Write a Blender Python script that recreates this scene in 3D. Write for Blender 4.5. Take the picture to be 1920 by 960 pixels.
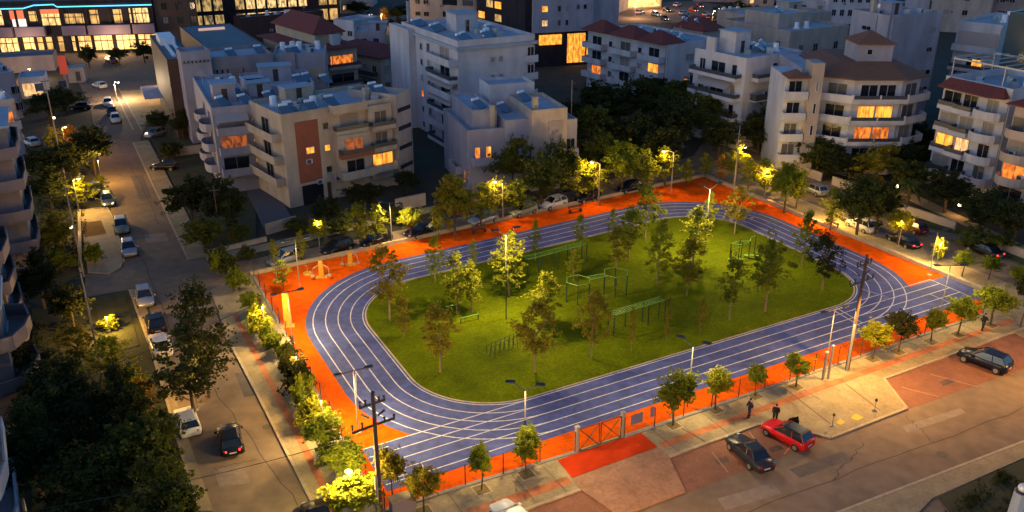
import bpy, bmesh, math, random
from mathutils import Vector, Matrix
R = math.radians
sc = bpy.context.scene
for _o in list(bpy.data.objects): bpy.data.objects.remove(_o)
C = sc.collection
random.seed(7)
# ---------------------------------------------------------------- camera, sky, sun, exposure
F, TH, H = 1640.0, R(23.1), 40.0          # focal length in photo pixels, tilt below the horizon, height of the drone
cd = bpy.data.cameras.new('camera'); cam = bpy.data.objects.new('camera', cd); C.objects.link(cam)
cam.location = (0, 0, H); cam.rotation_euler = (math.pi/2 - TH, 0, 0)
cd.sensor_width = 36; cd.lens = 36*F/1920; cd.clip_start = .5; cd.clip_end = 3000
sc.camera = cam
w = bpy.data.worlds.new('World'); sc.world = w; w.use_nodes = True
nt = w.node_tree; sky = nt.nodes.new('ShaderNodeTexSky'); sky.sky_type = 'NISHITA'; sky.sun_disc = False
SUN_EL, SUN_AZ = 4.6, 250
sky.sun_elevation = R(SUN_EL); sky.sun_rotation = R(SUN_AZ); sky.air_density = 1.0; sky.dust_density = .7; sky.ozone_density = 4.5
bg = nt.nodes['Background']; nt.links.new(sky.outputs[0], bg.inputs[0]); bg.inputs[1].default_value = .125
sd = bpy.data.lights.new('sun', 'SUN'); sd.energy = .14; sd.angle = R(60); sd.color = (1, .72, .66)
sun = bpy.data.objects.new('sun', sd); C.objects.link(sun)
sun.rotation_euler = (R(62), 0, R(SUN_AZ - 270))
sc.view_settings.view_transform = 'Standard'; sc.view_settings.look = 'None'
sc.view_settings.exposure = 1.3; sc.view_settings.gamma = 1
sc.cycles.use_denoising = True; sc.cycles.max_bounces = 5; sc.cycles.diffuse_bounces = 2; sc.cycles.glossy_bounces = 2
sc.cycles.transmission_bounces = 2; sc.cycles.transparent_max_bounces = 6; sc.cycles.sample_clamp_indirect = 3
sc.cycles.use_adaptive_sampling = True; sc.cycles.adaptive_threshold = .02

# ---------------------------------------------------------------- survey helpers (where a sight line meets a level z)
def G(px, py, z=0.0):
    u = px-960; v = py-480
    dy = F*math.cos(TH)-v*math.sin(TH); dz = -(F*math.sin(TH)+v*math.cos(TH)); t = (z-H)/dz
    return Vector((u*t, dy*t, z))
def HZ(bx, by, ty):
    g = G(bx, by); return H-g.y*math.tan(TH+math.atan((ty-480)/F))
def WM(bx, by, wpx):                         # width in metres of wpx pixels at that ground point
    g = G(bx, by); return wpx/F*(g.y*math.cos(TH)+H*math.sin(TH))

# ---------------------------------------------------------------- materials
MC = {}
def mat(name, col, rough=.8, n=0.0, ns=1.0, col2=None, metal=0.0, emit=None, es=1.0, spec=.5, bump=0.0, trans=0.0, coord='obj', var=0.0, ns2=None, k2=.86):
    if name in MC: return MC[name]
    m = bpy.data.materials.new(name); m.use_nodes = True; t = m.node_tree; b = t.nodes['Principled BSDF']
    b.inputs['Base Color'].default_value = (*col, 1); b.inputs['Roughness'].default_value = rough
    b.inputs['Metallic'].default_value = metal; b.inputs['Specular IOR Level'].default_value = spec
    if emit: b.inputs['Emission Color'].default_value = (*emit, 1); b.inputs['Emission Strength'].default_value = es*.5
    src = None
    if n or col2 or bump:
        tc = t.nodes.new('ShaderNodeNewGeometry')
        no = t.nodes.new('ShaderNodeTexNoise'); no.inputs['Scale'].default_value = ns; no.inputs['Detail'].default_value = 6; no.inputs['Roughness'].default_value = .65
        t.links.new(tc.outputs['Position'], no.inputs['Vector'])
        cr = t.nodes.new('ShaderNodeValToRGB'); c2 = col2 or tuple(c*(1-n) for c in col); c1 = col if col2 else tuple(min(1, c*(1+n)) for c in col)
        cr.color_ramp.elements[0].position = .32; cr.color_ramp.elements[1].position = .68
        cr.color_ramp.elements[0].color = (*c2, 1); cr.color_ramp.elements[1].color = (*c1, 1)
        t.links.new(no.outputs['Fac'], cr.inputs['Fac']); src = cr.outputs['Color']
        if ns2:
            n2 = t.nodes.new('ShaderNodeTexNoise'); n2.inputs['Scale'].default_value = ns2; n2.inputs['Detail'].default_value = 3
            t.links.new(tc.outputs['Position'], n2.inputs['Vector'])
            mx = t.nodes.new('ShaderNodeMix'); mx.data_type = 'RGBA'; mx.blend_type = 'MULTIPLY'; mx.inputs[0].default_value = 1
            mr = t.nodes.new('ShaderNodeMapRange'); mr.inputs[1].default_value = .35; mr.inputs[2].default_value = .65; mr.inputs[3].default_value = k2; mr.inputs[4].default_value = 1.06
            t.links.new(n2.outputs['Fac'], mr.inputs[0]); t.links.new(src, mx.inputs[6]); t.links.new(mr.outputs[0], mx.inputs[7]); src = mx.outputs[2]
        if bump:
            bp = t.nodes.new('ShaderNodeBump'); bp.inputs['Strength'].default_value = bump; bp.inputs['Distance'].default_value = .05
            t.links.new(no.outputs['Fac'], bp.inputs['Height']); t.links.new(bp.outputs[0], b.inputs['Normal'])
    if var:
        oi = t.nodes.new('ShaderNodeObjectInfo'); mx = t.nodes.new('ShaderNodeHueSaturation'); mr = t.nodes.new('ShaderNodeMapRange')
        mr.inputs[3].default_value = 1-var; mr.inputs[4].default_value = 1+var
        t.links.new(oi.outputs['Random'], mr.inputs[0]); t.links.new(mr.outputs[0], mx.inputs['Value'])
        if src: t.links.new(src, mx.inputs['Color'])
        else: mx.inputs['Color'].default_value = (*col, 1)
        src = mx.outputs[0]
    if name.endswith('wall') and src:
        mp = t.nodes.new('ShaderNodeMapping'); mp.inputs['Scale'].default_value = (.55, .55, .16); n3 = t.nodes.new('ShaderNodeTexNoise'); n3.inputs['Scale'].default_value = 1.0; n3.inputs['Detail'].default_value = 4
        g3 = t.nodes.new('ShaderNodeNewGeometry'); t.links.new(g3.outputs['Position'], mp.inputs[0]); t.links.new(mp.outputs[0], n3.inputs['Vector'])
        m3 = t.nodes.new('ShaderNodeMix'); m3.data_type = 'RGBA'; m3.blend_type = 'MULTIPLY'; m3.inputs[0].default_value = 1; r3 = t.nodes.new('ShaderNodeMapRange'); r3.inputs[1].default_value = .38; r3.inputs[2].default_value = .62; r3.inputs[3].default_value = .84; r3.inputs[4].default_value = 1.05
        t.links.new(n3.outputs['Fac'], r3.inputs[0]); t.links.new(src, m3.inputs[6]); t.links.new(r3.outputs[0], m3.inputs[7]); src = m3.outputs[2]
    if src: t.links.new(src, b.inputs['Base Color'])
    if trans:
        tr = t.nodes.new('ShaderNodeBsdfTranslucent'); ms = t.nodes.new('ShaderNodeMixShader'); ms.inputs[0].default_value = trans
        if src: t.links.new(src, tr.inputs[0])
        else: tr.inputs[0].default_value = (*col, 1)
        t.links.new(b.outputs[0], ms.inputs[1]); t.links.new(tr.outputs[0], ms.inputs[2])
        t.links.new(ms.outputs[0], t.nodes['Material Output'].inputs[0])
    MC[name] = m; return m
M = {}
M['earth'] = mat('earth', (.05, .042, .024), .95, col2=(.022, .024, .012), ns=.25)
M['asphalt'] = mat('asphalt', (.225, .162, .108), .9, n=.17, ns=.12, ns2=.9, k2=.86, bump=.15, spec=.15)
M['pave'] = mat('pave', (.33, .255, .14), .9, n=.2, ns=.5, ns2=5, spec=.2)
M['kerb'] = mat('kerb', (.40, .31, .19), .85, n=.2, ns=2)
M['bay'] = mat('bay', (.24, .095, .05), .85, n=.18, ns=.9, ns2=6)
M['ramp'] = mat('ramp', (.36, .19, .11), .9, n=.2, ns=.5, ns2=4, spec=.2)
M['redpave'] = mat('redpave', (.48, .035, .004), .9, n=.2, ns=.5, spec=.1)
M['stripe'] = mat('stripe', (.42, .14, .05), .85, n=.3, ns=1.2)
M['orange'] = mat('orange', (.64, .082, .0008), .9, n=.14, ns=.25, ns2=1.4, k2=.8, spec=.05)
M['blue'] = mat('blue', (.066, .082, .235), .8, n=.22, ns=.28, ns2=1.5, k2=.76, spec=.25)
M['line'] = mat('line', (.60, .56, .60), .8, col2=(.36, .34, .38), ns=3)
M['turf'] = mat('turf', (.125, .155, .001), .95, col2=(.055, .075, .001), ns=.12, ns2=5, k2=.7, bump=.3, spec=.05)  # patchy grass; its dark tone also paints shade between the lamp pools
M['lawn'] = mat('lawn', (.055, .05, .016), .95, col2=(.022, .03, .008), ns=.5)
M['hall'] = mat('whitewall', (.50, .49, .51), .85, n=.05, ns=.3)
M['lilac'] = mat('lilacwall', (.36, .335, .37), .85, n=.07, ns=.3)
M['cream'] = mat('creamwall', (.46, .37, .27), .85, n=.06, ns=.4)
M['beige'] = mat('beigewall', (.42, .34, .28), .85, n=.06, ns=.4)
M['grey'] = mat('greywall', (.30, .25, .245), .85, n=.08, ns=.3)
M['mauve'] = mat('mauvewall', (.21, .165, .16), .85, n=.08, ns=.3)
M['terra'] = mat('terracotta', (.27, .085, .045), .85, n=.1, ns=1)
M['tile'] = mat('rooftile', (.16, .035, .025), .85, n=.25, ns=3)
M['tileb'] = mat('browntile', (.20, .085, .045), .85, n=.2, ns=3)
M['roof'] = mat('flatroof', (.30, .36, .42), .8, n=.15, ns=.3)
M['slate'] = mat('slateroof', (.10, .13, .155), .6, n=.15, ns=.5)
M['brown'] = mat('brownpanel', (.06, .03, .022), .6, n=.15, ns=.5)
M['darkwall'] = mat('darkwall', (.035, .03, .035), .9, n=.2, ns=.3, spec=.05)
M['violet'] = mat('violetpanel', (.17, .125, .20), .7, n=.08, ns=.5)
M['glass'] = mat('glass', (.012, .015, .02), .12, spec=.8)
M['bluegl'] = mat('blueglass', (.03, .07, .09), .15, spec=.8)
M['rail'] = mat('railing', (.05, .055, .065), .4, spec=.6)
M['metal'] = mat('metal', (.45, .45, .44), .45, metal=.5)
M['pole'] = mat('pole', (.30, .27, .21), .6)
M['darkpole'] = mat('darkpole', (.03, .035, .03), .5)
M['wood'] = mat('wood', (.075, .05, .035), .9, n=.3, ns=5)
M['conc'] = mat('concretepole', (.26, .22, .18), .9, n=.15, ns=3)
M['bark'] = mat('bark', (.085, .055, .032), .95, n=.3, ns=6)
M['barkl'] = mat('palebark', (.22, .15, .08), .95, n=.3, ns=6)
M['tank'] = mat('tank', (.85, .85, .86), .35, metal=.1)
M['panel'] = mat('solarpanel', (.10, .14, .19), .2, spec=.8)
M['awning'] = mat('awning', (.38, .33, .31), .9)
M['rubber'] = mat('rubber', (.015, .015, .015), .8)
M['rim'] = mat('rim', (.4, .4, .4), .35, metal=.7)
M['green'] = mat('greenpaint', (.13, .30, .03), .5)
M['greend'] = mat('darkpost', (.012, .028, .022), .6)
M['yellow'] = mat('yellowpaint', (.55, .27, .02), .6, n=.3, ns=4)
M['tact'] = mat('tactile', (.65, .42, .04), .8)
M['benchm'] = mat('benchwood', (.12, .04, .02), .7)
M['skin'] = mat('skin', (.45, .25, .17), .6)
M['hair'] = mat('hair', (.02, .015, .01), .8)
M['navy'] = mat('navycloth', (.02, .02, .045), .9)
M['black'] = mat('blackcloth', (.012, .012, .015), .9)
M['signb'] = mat('signpanel', (.16, .16, .24), .6)
M['redsign'] = mat('redsign', (.5, .06, .03), .6, emit=(.6, .08, .04), es=.25)
M['door'] = mat('doorbrown', (.06, .03, .02), .6)
def em(name, col, s): return mat(name, tuple(c*.3 for c in col), .6, emit=col, es=s)
def emn(name, c1, c2, s, ns):                # a lit interior behind glass: uneven warm light
    m = mat(name, c1, .5, emit=c1, es=s); t = m.node_tree; b = t.nodes['Principled BSDF']
    g = t.nodes.new('ShaderNodeNewGeometry'); no = t.nodes.new('ShaderNodeTexNoise'); no.inputs['Scale'].default_value = ns; no.inputs['Detail'].default_value = 3
    cr = t.nodes.new('ShaderNodeValToRGB'); cr.color_ramp.elements[0].position = .38; cr.color_ramp.elements[1].position = .6
    cr.color_ramp.elements[0].color = (*c2, 1); cr.color_ramp.elements[1].color = (*c1, 1)
    mp = t.nodes.new('ShaderNodeMapping'); mp.inputs['Scale'].default_value = (1.3, 1.3, .55); t.links.new(g.outputs['Position'], mp.inputs[0]); t.links.new(mp.outputs[0], no.inputs['Vector']); t.links.new(no.outputs['Fac'], cr.inputs['Fac']); t.links.new(cr.outputs[0], b.inputs['Emission Color']); return m
M['lit'] = emn('litwindow', (1, .46, .05), (.55, .13, .01), 1.1, 1.6)
M['litw'] = emn('litwarm', (1, .60, .25), (.3, .11, .03), .95, 2.4)
M['lito'] = emn('litorange', (1, .25, .03), (.10, .02, .006), .95, 2.2)
M['dim'] = emn('litdim', (.5, .12, .03), (.02, .008, .004), .6, 2.2)
M['shop'] = emn('shoplight', (1, .66, .25), (.16, .07, .02), 1.05, 1.5)
M['shopd'] = emn('shopdim', (.7, .42, .13), (.012, .012, .014), .8, .9)
M['bulb'] = em('bulb', (1, .85, .5), 12)
M['ledlamp'] = em('ledlamp', (1, .9, .75), 3)
M['neon'] = em('neon', (.10, .62, 1), 1.6)
M['neonr'] = em('neonred', (1, .03, .02), 2.5)
M['neonb'] = em('neonblue', (.15, .05, 1), 2.5)
M['white'] = em('whitestrip', (.9, .9, 1), 1.0)
M['pinks'] = em('pinkstrip', (.8, .5, .42), .6)
M['head'] = em('headlamp', (1, .85, .6), 6)
M['tail'] = em('taillamp', (1, .03, .02), 5)
M['tailoff'] = mat('tailoff', (.35, .01, .01), .3)
M['headoff'] = mat('headoff', (.6, .6, .6), .15)
M['poster1'] = em('poster_orange', (1, .2, .08), .8)
M['poster2'] = em('poster_white', (1, .85, .75), .95)
LEAF = {}
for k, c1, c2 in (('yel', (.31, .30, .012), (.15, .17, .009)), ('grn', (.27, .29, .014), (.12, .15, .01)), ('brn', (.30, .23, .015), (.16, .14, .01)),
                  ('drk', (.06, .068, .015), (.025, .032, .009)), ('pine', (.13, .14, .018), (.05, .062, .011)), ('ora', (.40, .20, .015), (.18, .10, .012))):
    LEAF[k] = mat('leaf_'+k, c1, .85, col2=c2, ns=1.1, trans=.3, var=.2, spec=.2)  # yel and ora carry lamplight on lit crowns in the leaf colour

# ---------------------------------------------------------------- mesh builder
class MB:
    def __init__(s): s.v = []; s.f = []; s.m = []
    def poly(s, pts, mi=0):
        n = len(s.v); s.v += [tuple(p) for p in pts]; s.f.append(tuple(range(n, n+len(pts)))); s.m.append(mi); return s
    def box(s, x0, x1, y0, y1, z0, z1, mi=0):
        return s.hexa([(x0, y0), (x1, y0), (x1, y1), (x0, y1)], z0, z1, mi)
    def hexa(s, p, z0, z1, mi=0): return s.prism(p, z0, z1, mi)
    def prism(s, p, z0, z1, mi=0, top=None, mt=None):
        k = len(p); n = len(s.v); t = top or p
        s.v += [(a[0], a[1], z0) for a in p]+[(a[0], a[1], z1) for a in t]
        for i in range(k):
            j = (i+1) % k; s.f.append((n+i, n+j, n+k+j, n+k+i)); s.m.append(mi)
        s.f.append(tuple(n+k+i for i in range(k))); s.m.append(mi if mt is None else mt)
        s.f.append(tuple(n+i for i in reversed(range(k)))); s.m.append(mi); return s
    def obox(s, c, d, hx, hy, z0, z1, mi=0):   # box centred c along direction d
        d = Vector((d[0], d[1])).normalized(); e = Vector((-d.y, d.x)); c = Vector((c[0], c[1]))
        return s.prism([c-d*hx-e*hy, c+d*hx-e*hy, c+d*hx+e*hy, c-d*hx+e*hy], z0, z1, mi)
    def tube(s, pts, r, k=6, mi=0, r2=None):
        pts = [Vector(p) for p in pts]; n0 = len(s.v); N = len(pts)
        for i, p in enumerate(pts):
            d = (pts[min(i+1, N-1)]-pts[max(i-1, 0)]).normalized(); a = Vector((0, 0, 1)) if abs(d.z) < .9 else Vector((1, 0, 0))
            x = d.cross(a).normalized(); y = d.cross(x); rr = r if r2 is None else r+(r2-r)*i/(N-1)
            for j in range(k):
                t = 2*math.pi*j/k; s.v.append(tuple(p+(x*math.cos(t)+y*math.sin(t))*rr))
        for i in range(N-1):
            for j in range(k):
                a = n0+i*k+j; b = n0+i*k+(j+1) % k; s.f.append((a, b, b+k, a+k)); s.m.append(mi)
        s.f.append(tuple(n0+j for j in reversed(range(k)))); s.m.append(mi)
        s.f.append(tuple(n0+(N-1)*k+j for j in range(k))); s.m.append(mi); return s
    def ball(s, c, rx, ry, rz, seg=8, rings=5, mi=0):
        n = len(s.v); c = Vector(c)
        for i in range(1, rings):
            ph = math.pi*i/rings
            for j in range(seg):
                t = 2*math.pi*j/seg; s.v.append((c.x+rx*math.sin(ph)*math.cos(t), c.y+ry*math.sin(ph)*math.sin(t), c.z+rz*math.cos(ph)))
        a = len(s.v); s.v += [(c.x, c.y, c.z+rz), (c.x, c.y, c.z-rz)]
        for i in range(rings-2):
            for j in range(seg):
                p = n+i*seg+j; q = n+i*seg+(j+1) % seg; s.f.append((p, p+seg, q+seg, q)); s.m.append(mi)
        for j in range(seg):
            s.f.append((a, n+j, n+(j+1) % seg)); s.m.append(mi); b = n+(rings-2)*seg; s.f.append((a+1, b+(j+1) % seg, b+j)); s.m.append(mi)
        return s
    def mesh(s, name, mats, smooth=False):
        me = bpy.data.meshes.new(name); me.from_pydata(s.v, [], s.f)
        for m in (mats if isinstance(mats, (list, tuple)) else [mats]): me.materials.append(m)
        if max(s.m or [0]) > 0: me.polygons.foreach_set('material_index', s.m)
        if smooth: me.polygons.foreach_set('use_smooth', [True]*len(s.f))
        me.update(); return me
    def build(s, name, mats, parent=None, smooth=False):
        o = bpy.data.objects.new(name, s.mesh(name, mats, smooth)); C.objects.link(o)
        if parent is not None:
            o.parent = parent
            if parent.get('_world'): o.location = -Vector(parent.location)
        return o
def tag(o, label, cat, group=None):
    o['label'] = label; o['category'] = cat
    if group: o['group'] = group
    return o
def thing(name, label, cat, loc=(0, 0, 0), rz=0.0, group=None, world=False):
    o = bpy.data.objects.new(name, None); C.objects.link(o); o.location = loc; o.rotation_euler = (0, 0, rz); o.empty_display_size = .3
    if world: o['_world'] = 1
    return tag(o, label, cat, group)
def struct(o, kind='structure'): o['kind'] = kind; return o
def kids(o): return [c for c in C.objects if c.parent == o]
KC = {}
def dup(root, kidmap, loc, rz, scale, label, group, matmap=None):
    r = root.copy(); C.objects.link(r); r.location = loc; r.rotation_euler = (0, 0, rz); r.scale = scale
    r['label'] = label
    if group: r['group'] = group
    def rec(src, dst):
        for ch in kidmap.get(src.name, []):
            c = ch.copy(); C.objects.link(c); c.parent = dst
            if matmap and ch.type == 'MESH':
                mm = matmap.get(ch.name.split('.')[0])
                if mm: c.material_slots[0].link = 'OBJECT'; c.material_slots[0].material = mm
            rec(ch, c)
    rec(root, r); return r
def kidmap(root):
    d = {}
    def rec(o):
        ks = [c for c in C.objects if c.parent == o]; d[o.name] = ks
        for k in ks: rec(k)
    rec(root); return d
def sheet(name, pts, z, m, kind='structure', thick=0):
    mb = MB(); p = [(q[0], q[1]) for q in pts]
    a = sum(p[i][0]*p[(i+1) % len(p)][1]-p[(i+1) % len(p)][0]*p[i][1] for i in range(len(p)))
    if a < 0: p.reverse()
    if thick: mb.prism(p, z-thick, z)
    else: mb.poly([(x, y, z) for x, y in p])
    return struct(mb.build(name, m), kind)
def pxs(*l): return [G(*p) for p in l]
def strip(mb, path, wd, z, closed=False, mi=0):
    n = len(path); L = []; Rr = []
    for i in range(n):
        a = path[i-1] if (i > 0 or closed) else path[i]; b = path[(i+1) % n] if (i < n-1 or closed) else path[i]
        d = Vector((b[0]-a[0], b[1]-a[1])).normalized(); e = Vector((-d.y, d.x)); p = Vector((path[i][0], path[i][1]))
        L.append(p+e*wd/2); Rr.append(p-e*wd/2)
    for i in range(n if closed else n-1):
        j = (i+1) % n; mb.poly([(Rr[i].x, Rr[i].y, z), (Rr[j].x, Rr[j].y, z), (L[j].x, L[j].y, z), (L[i].x, L[i].y, z)], mi)

# ================================================================ GROUND
sheet('ground', [(-700, -40), (700, -40), (700, 1300), (-700, 1300)], -.02, M['earth'])
road = sheet('road', pxs((120, 100), (330, 100), (262, 262), (395, 500), (640, 455), (1000, 378), (1300, 292), (1330, 250), (1470, 295), (1990, 520), (1990, 690), (2100, 960), (2100, 1150), (380, 1150), (355, 960), (318, 760), (285, 650), (245, 545), (160, 560), (160, 515), (232, 500), (215, 420), (190, 330), (170, 200)), .0, M['asphalt'])
# avenue in front of the shops and the far roads
sheet('road', pxs((-300, 106), (700, 84), (700, 78), (-300, 97)), .01, M['asphalt'])
sheet('road', pxs((1150, 45), (1160, 8), (1300, 2), (1460, 25), (1470, 45), (1330, 40)), .01, M['asphalt'])
sheet('road', pxs((660, 45), (800, 8), (860, 8), (700, 52)), .01, M['asphalt'])
# pavements (raised .12)
PZ = [.118]
def pave(pts, m=None, name='pavement'):
    PZ[0] += .0009; z = PZ[0]; return sheet(name, pxs(*pts), z, m or M['pave'], thick=z+.02)
pave([(250, 268), (279, 264), (391, 481), (353, 487)])
pave([(385, 482), (497, 458), (640, 426), (770, 396), (775, 403), (640, 436), (497, 470), (390, 492)])
pave([(775, 396), (1010, 341), (1280, 268), (1284, 276), (1010, 350), (777, 405)])
pave([(1338, 262), (1480, 302), (1640, 345), (1920, 478), (1920, 462), (1640, 330), (1480, 288), (1340, 255)])
pave([(1326, 322), (1345, 314), (1930, 548), (1930, 640), (1842, 592), (1842, 545)])        # outside the right wall
pave([(395, 545), (472, 508), (720, 966), (735, 1000), (615, 1010), (425, 632)])               # left of the court
pave([(705, 972), (1842, 592), (1930, 560), (1930, 612), (1095, 917), (860, 1010), (735, 1010)]) # in front of the court
pave([(1434, 793), (1657, 712), (1700, 767), (1558, 822)])                                  # bump-out
pave([(1540, 975), (1930, 826), (1930, 856), (1748, 936), (1700, 985)])
pave([(243, 545), (262, 542), (300, 652), (345, 800), (400, 960), (372, 960), (318, 770), (285, 660)])
pave([(150, 395), (200, 388), (216, 418), (235, 480), (228, 500), (205, 514), (165, 512)], mat('patio', (.36, .27, .15), .85, n=.15, ns=1))
pave([(225, 172), (285, 168), (330, 225), (262, 236)])
# kerbs: light stone edge lines
def kerb(pts, wd=.22, z=.145):
    mb = MB(); path = pxs(*pts)
    for a, b in zip(path[:-1], path[1:]):
        d = b-a; mb.obox((a+b)/2, d, d.length/2, wd/2, 0, z)
    return struct(mb.build('kerb', M['kerb']))
kerb([(425, 632), (480, 735), (548, 870), (622, 1010)])
kerb([(250, 268), (353, 487)]); kerb([(1095, 917), (985, 957), (900, 985)]); kerb([(1254, 858), (1434, 793)]); kerb([(1657, 712), (1930, 613)])
kerb([(1434, 793), (1558, 822), (1700, 767), (1657, 712)]); kerb([(1540, 975), (1930, 826)]); kerb([(243, 545), (285, 660), (318, 770), (372, 960)])
kerb([(1345, 314), (1640, 432)]); kerb([(232, 490), (216, 418), (200, 388)])
# parking bays, gate ramp, red apron, red band in the paving
sheet('parking', pxs((1254, 860), (1434, 795), (1556, 823), (1285, 924)), .012, M['bay'])
sheet('parking', pxs((1657, 714), (1930, 614), (1930, 688), (1700, 768)), .012, M['bay'])
sheet('parking', pxs((1087, 921), (1150, 962), (1090, 1010), (880, 1010), (985, 958)), .012, M['bay'])
sheet('ramp', pxs((1072, 900), (1232, 842), (1254, 859), (1285, 924), (1170, 968), (1150, 962), (1087, 920)), .15, M['ramp'], thick=.12)
sheet('paving', pxs((1045, 866), (1200, 812), (1232, 841), (1072, 899)), .156, M['redpave'])
def bandline(pts, wd, z, m, name='paving'):
    mb = MB(); strip(mb, pxs(*pts), wd, z); return struct(mb.build(name, m))
bandline([(440, 590), (500, 705), (560, 820), (612, 925), (640, 985)], .55, .128, M['stripe'])
bandline([(850, 975), (1000, 925), (1068, 902)], .9, .128, M['stripe'])
bandline([(1240, 838), (1400, 780), (1560, 722), (1700, 672), (1900, 602)], .7, .128, M['stripe'])
mk = MB()
for a, b in (((1335, 848), (1365, 886)), ((1690, 726), (1760, 744)), ((1745, 702), (1835, 726)), ((1808, 672), (1900, 702)), ((1500, 815), (1470, 852)), ((1405, 810), (1440, 862))):
    strip(mk, pxs(a, b), .1, .02)
struct(mk.build('bay_marking', mat('baymark', (.42, .22, .12), .8)))
mk = MB()
for a, b in (((1470, 730), (1560, 800)), ((1585, 722), (1650, 772)), ((1250, 790), (1330, 835))): strip(mk, pxs(a, b), .12, .13)
struct(mk.build('drain_channel', mat('drain', (.14, .08, .05), .8)))
sheet('tactile_paving', pxs((1567, 795), (1575, 788), (1585, 794), (1576, 799)), .135, M['tact'])
sheet('tactile_paving', pxs((1594, 786), (1604, 778), (1619, 785), (1608, 791)), .135, M['tact'])
mb = MB(); g = G(1766, 852); mb.prism([(g.x+.42*math.cos(t*.5236), g.y+.42*math.sin(t*.5236)) for t in range(12)], .0, .012); struct(mb.build('manhole_cover', mat('manhole', (.10, .08, .05), .7)))
# dark patched planting ground
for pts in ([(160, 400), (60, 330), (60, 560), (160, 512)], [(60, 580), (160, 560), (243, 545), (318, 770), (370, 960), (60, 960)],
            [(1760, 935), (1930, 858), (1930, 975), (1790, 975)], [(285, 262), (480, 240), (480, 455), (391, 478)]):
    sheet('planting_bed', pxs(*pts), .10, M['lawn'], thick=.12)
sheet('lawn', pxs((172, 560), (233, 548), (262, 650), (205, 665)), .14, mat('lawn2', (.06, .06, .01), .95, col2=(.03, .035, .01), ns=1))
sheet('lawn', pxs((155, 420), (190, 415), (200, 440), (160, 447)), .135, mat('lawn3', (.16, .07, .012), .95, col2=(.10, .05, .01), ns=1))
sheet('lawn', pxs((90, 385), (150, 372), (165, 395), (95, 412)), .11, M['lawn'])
sheet('lawn', pxs((1560, 372), (1700, 400), (1920, 480), (1920, 500), (1800, 440), (1560, 390)), .14, mat('verge', (.05, .09, .012), .95, col2=(.03, .05, .01), ns=1))
# white lane edges of the upper street
bandline([(213, 168), (250, 245)], .25, .13, M['kerb'], 'road_marking'); bandline([(222, 166), (266, 245)], .22, .13, M['kerb'], 'road_marking')

# ================================================================ SPORTS COURT
CR = [Vector((39.89, 83.88)), Vector((25.96, 110.12)), Vector((-18.0, 83.05)), Vector((-5.35, 59.17))]   # corners of the inner track edge
RAD = [7.6, 7.8, 9.0, 8.0]
def loop(off, seg=14):
    out = []
    for i in range(4):
        c = CR[i]; p = CR[i-1]; n = CR[(i+1) % 4]; d1 = (p-c).normalized(); d2 = (n-c).normalized(); ang = math.acos(d1.dot(d2)); bis = (d1+d2).normalized()
        ctr = c+bis*(RAD[i]/math.sin(ang/2)); t1 = c+d1*(RAD[i]/math.tan(ang/2)); t2 = c+d2*(RAD[i]/math.tan(ang/2))
        a1 = math.atan2(*(t1-ctr).yx); a2 = math.atan2(*(t2-ctr).yx)
        while a2 < a1: a2 += 2*math.pi
        if a2-a1 > math.pi: a2 -= 2*math.pi
        for k in range(seg+1):
            a = a1+(a2-a1)*k/seg; out.append(ctr+Vector((math.cos(a), math.sin(a)))*(RAD[i]+off))
    return out
TL, TP, RT, RB, BL = G(475, 517), G(1320, 333), G(1838, 546), G(1842, 592), G(716, 966)
court = sheet('court_surface', [TL, TP, RT, RB, BL], .04, M['orange'])
OW = 4*1.22+.72
track = sheet('running_track', loop(OW), .048, M['blue'])
u0 = (CR[0]-CR[3]).normalized(); nn = Vector((u0.y, -u0.x))    # along the home straight, and towards the fence
o0 = CR[3]
sl = (G(684, 841).xy-o0).dot(u0)-.2; sr = (G(1749, 527.3).xy-o0).dot(u0); sx = (G(1771, 519).xy-o0).dot(u0)
def S(s, t): return o0+u0*s+nn*t
edge_r0 = G(1771, 519); edge_r1 = G(1836, 566)
ch = sheet('sprint_straight', [S(sl, 0), S(sl-.2, OW), S(sr, OW), edge_r1.xy, RT.xy, edge_r0.xy], .052, M['blue'])
for j in range(5):
    mb = MB(); strip(mb, loop(1.22*j), .10, .060, True); mb.build('lane_line', M['line'], track)
    mb = MB(); strip(mb, [S(sl, 1.22*j), S(sr, 1.22*j)], .10, .066); mb.build('lane_line', M['line'], ch)
mb = MB(); strip(mb, [S(sr, -.05), S(sr, 4.93)], .10, .072); strip(mb, [S(sr-3.2, 2.44), S(sr-3.2, 4.88)], .08, .070)
strip(mb, [S(sl+3.2, 3.66), S(sl+3.2, 4.88)], .10, .071); strip(mb, [S(sl+.8, 0), S(sl+.8, 4.88)], .08, .0715)
a, b = G(1563, 583), G(1612, 612); strip(mb, [a, b], .12, .074); a, b = G(1571, 580), G(1617, 607); strip(mb, [a, b], .12, .074)
a, b = G(667, 702), G(668, 748); strip(mb, [a, b], .10, .074)
mb.build('start_line', M['line'], ch)
mb = MB(); strip(mb, loop(-.28), .16, .075, True); mb.build('inner_kerb', M['kerb'], track)
# painted lane figures at the start of the straight: 1 2 3 4
SEGS = {'1': [((.5, 0), (.5, 1))], '2': [((0, 1), (1, 1)), ((1, 1), (1, .5)), ((1, .5), (0, .5)), ((0, .5), (0, 0)), ((0, 0), (1, 0))],
        '3': [((0, 1), (1, 1)), ((1, 1), (1, 0)), ((0, .5), (1, .5)), ((0, 0), (1, 0))], '4': [((0, 1), (0, .5)), ((0, .5), (1, .5)), ((1, 1), (1, 0))]}
for j, ch_ in enumerate('1234'):
    mb = MB()
    for (x0, y0), (x1, y1) in SEGS[ch_]:
        q = lambda x, y: S(sl+1.1+y*.75, 1.22*j+.38+x*.42)
        strip(mb, [q(x0, y0), q(x1, y1)], .11, .075)
    mb.build('lane_number', M['line'], ch)
grass = sheet('infield_grass', loop(-.36), .085, M['turf'])
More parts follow.
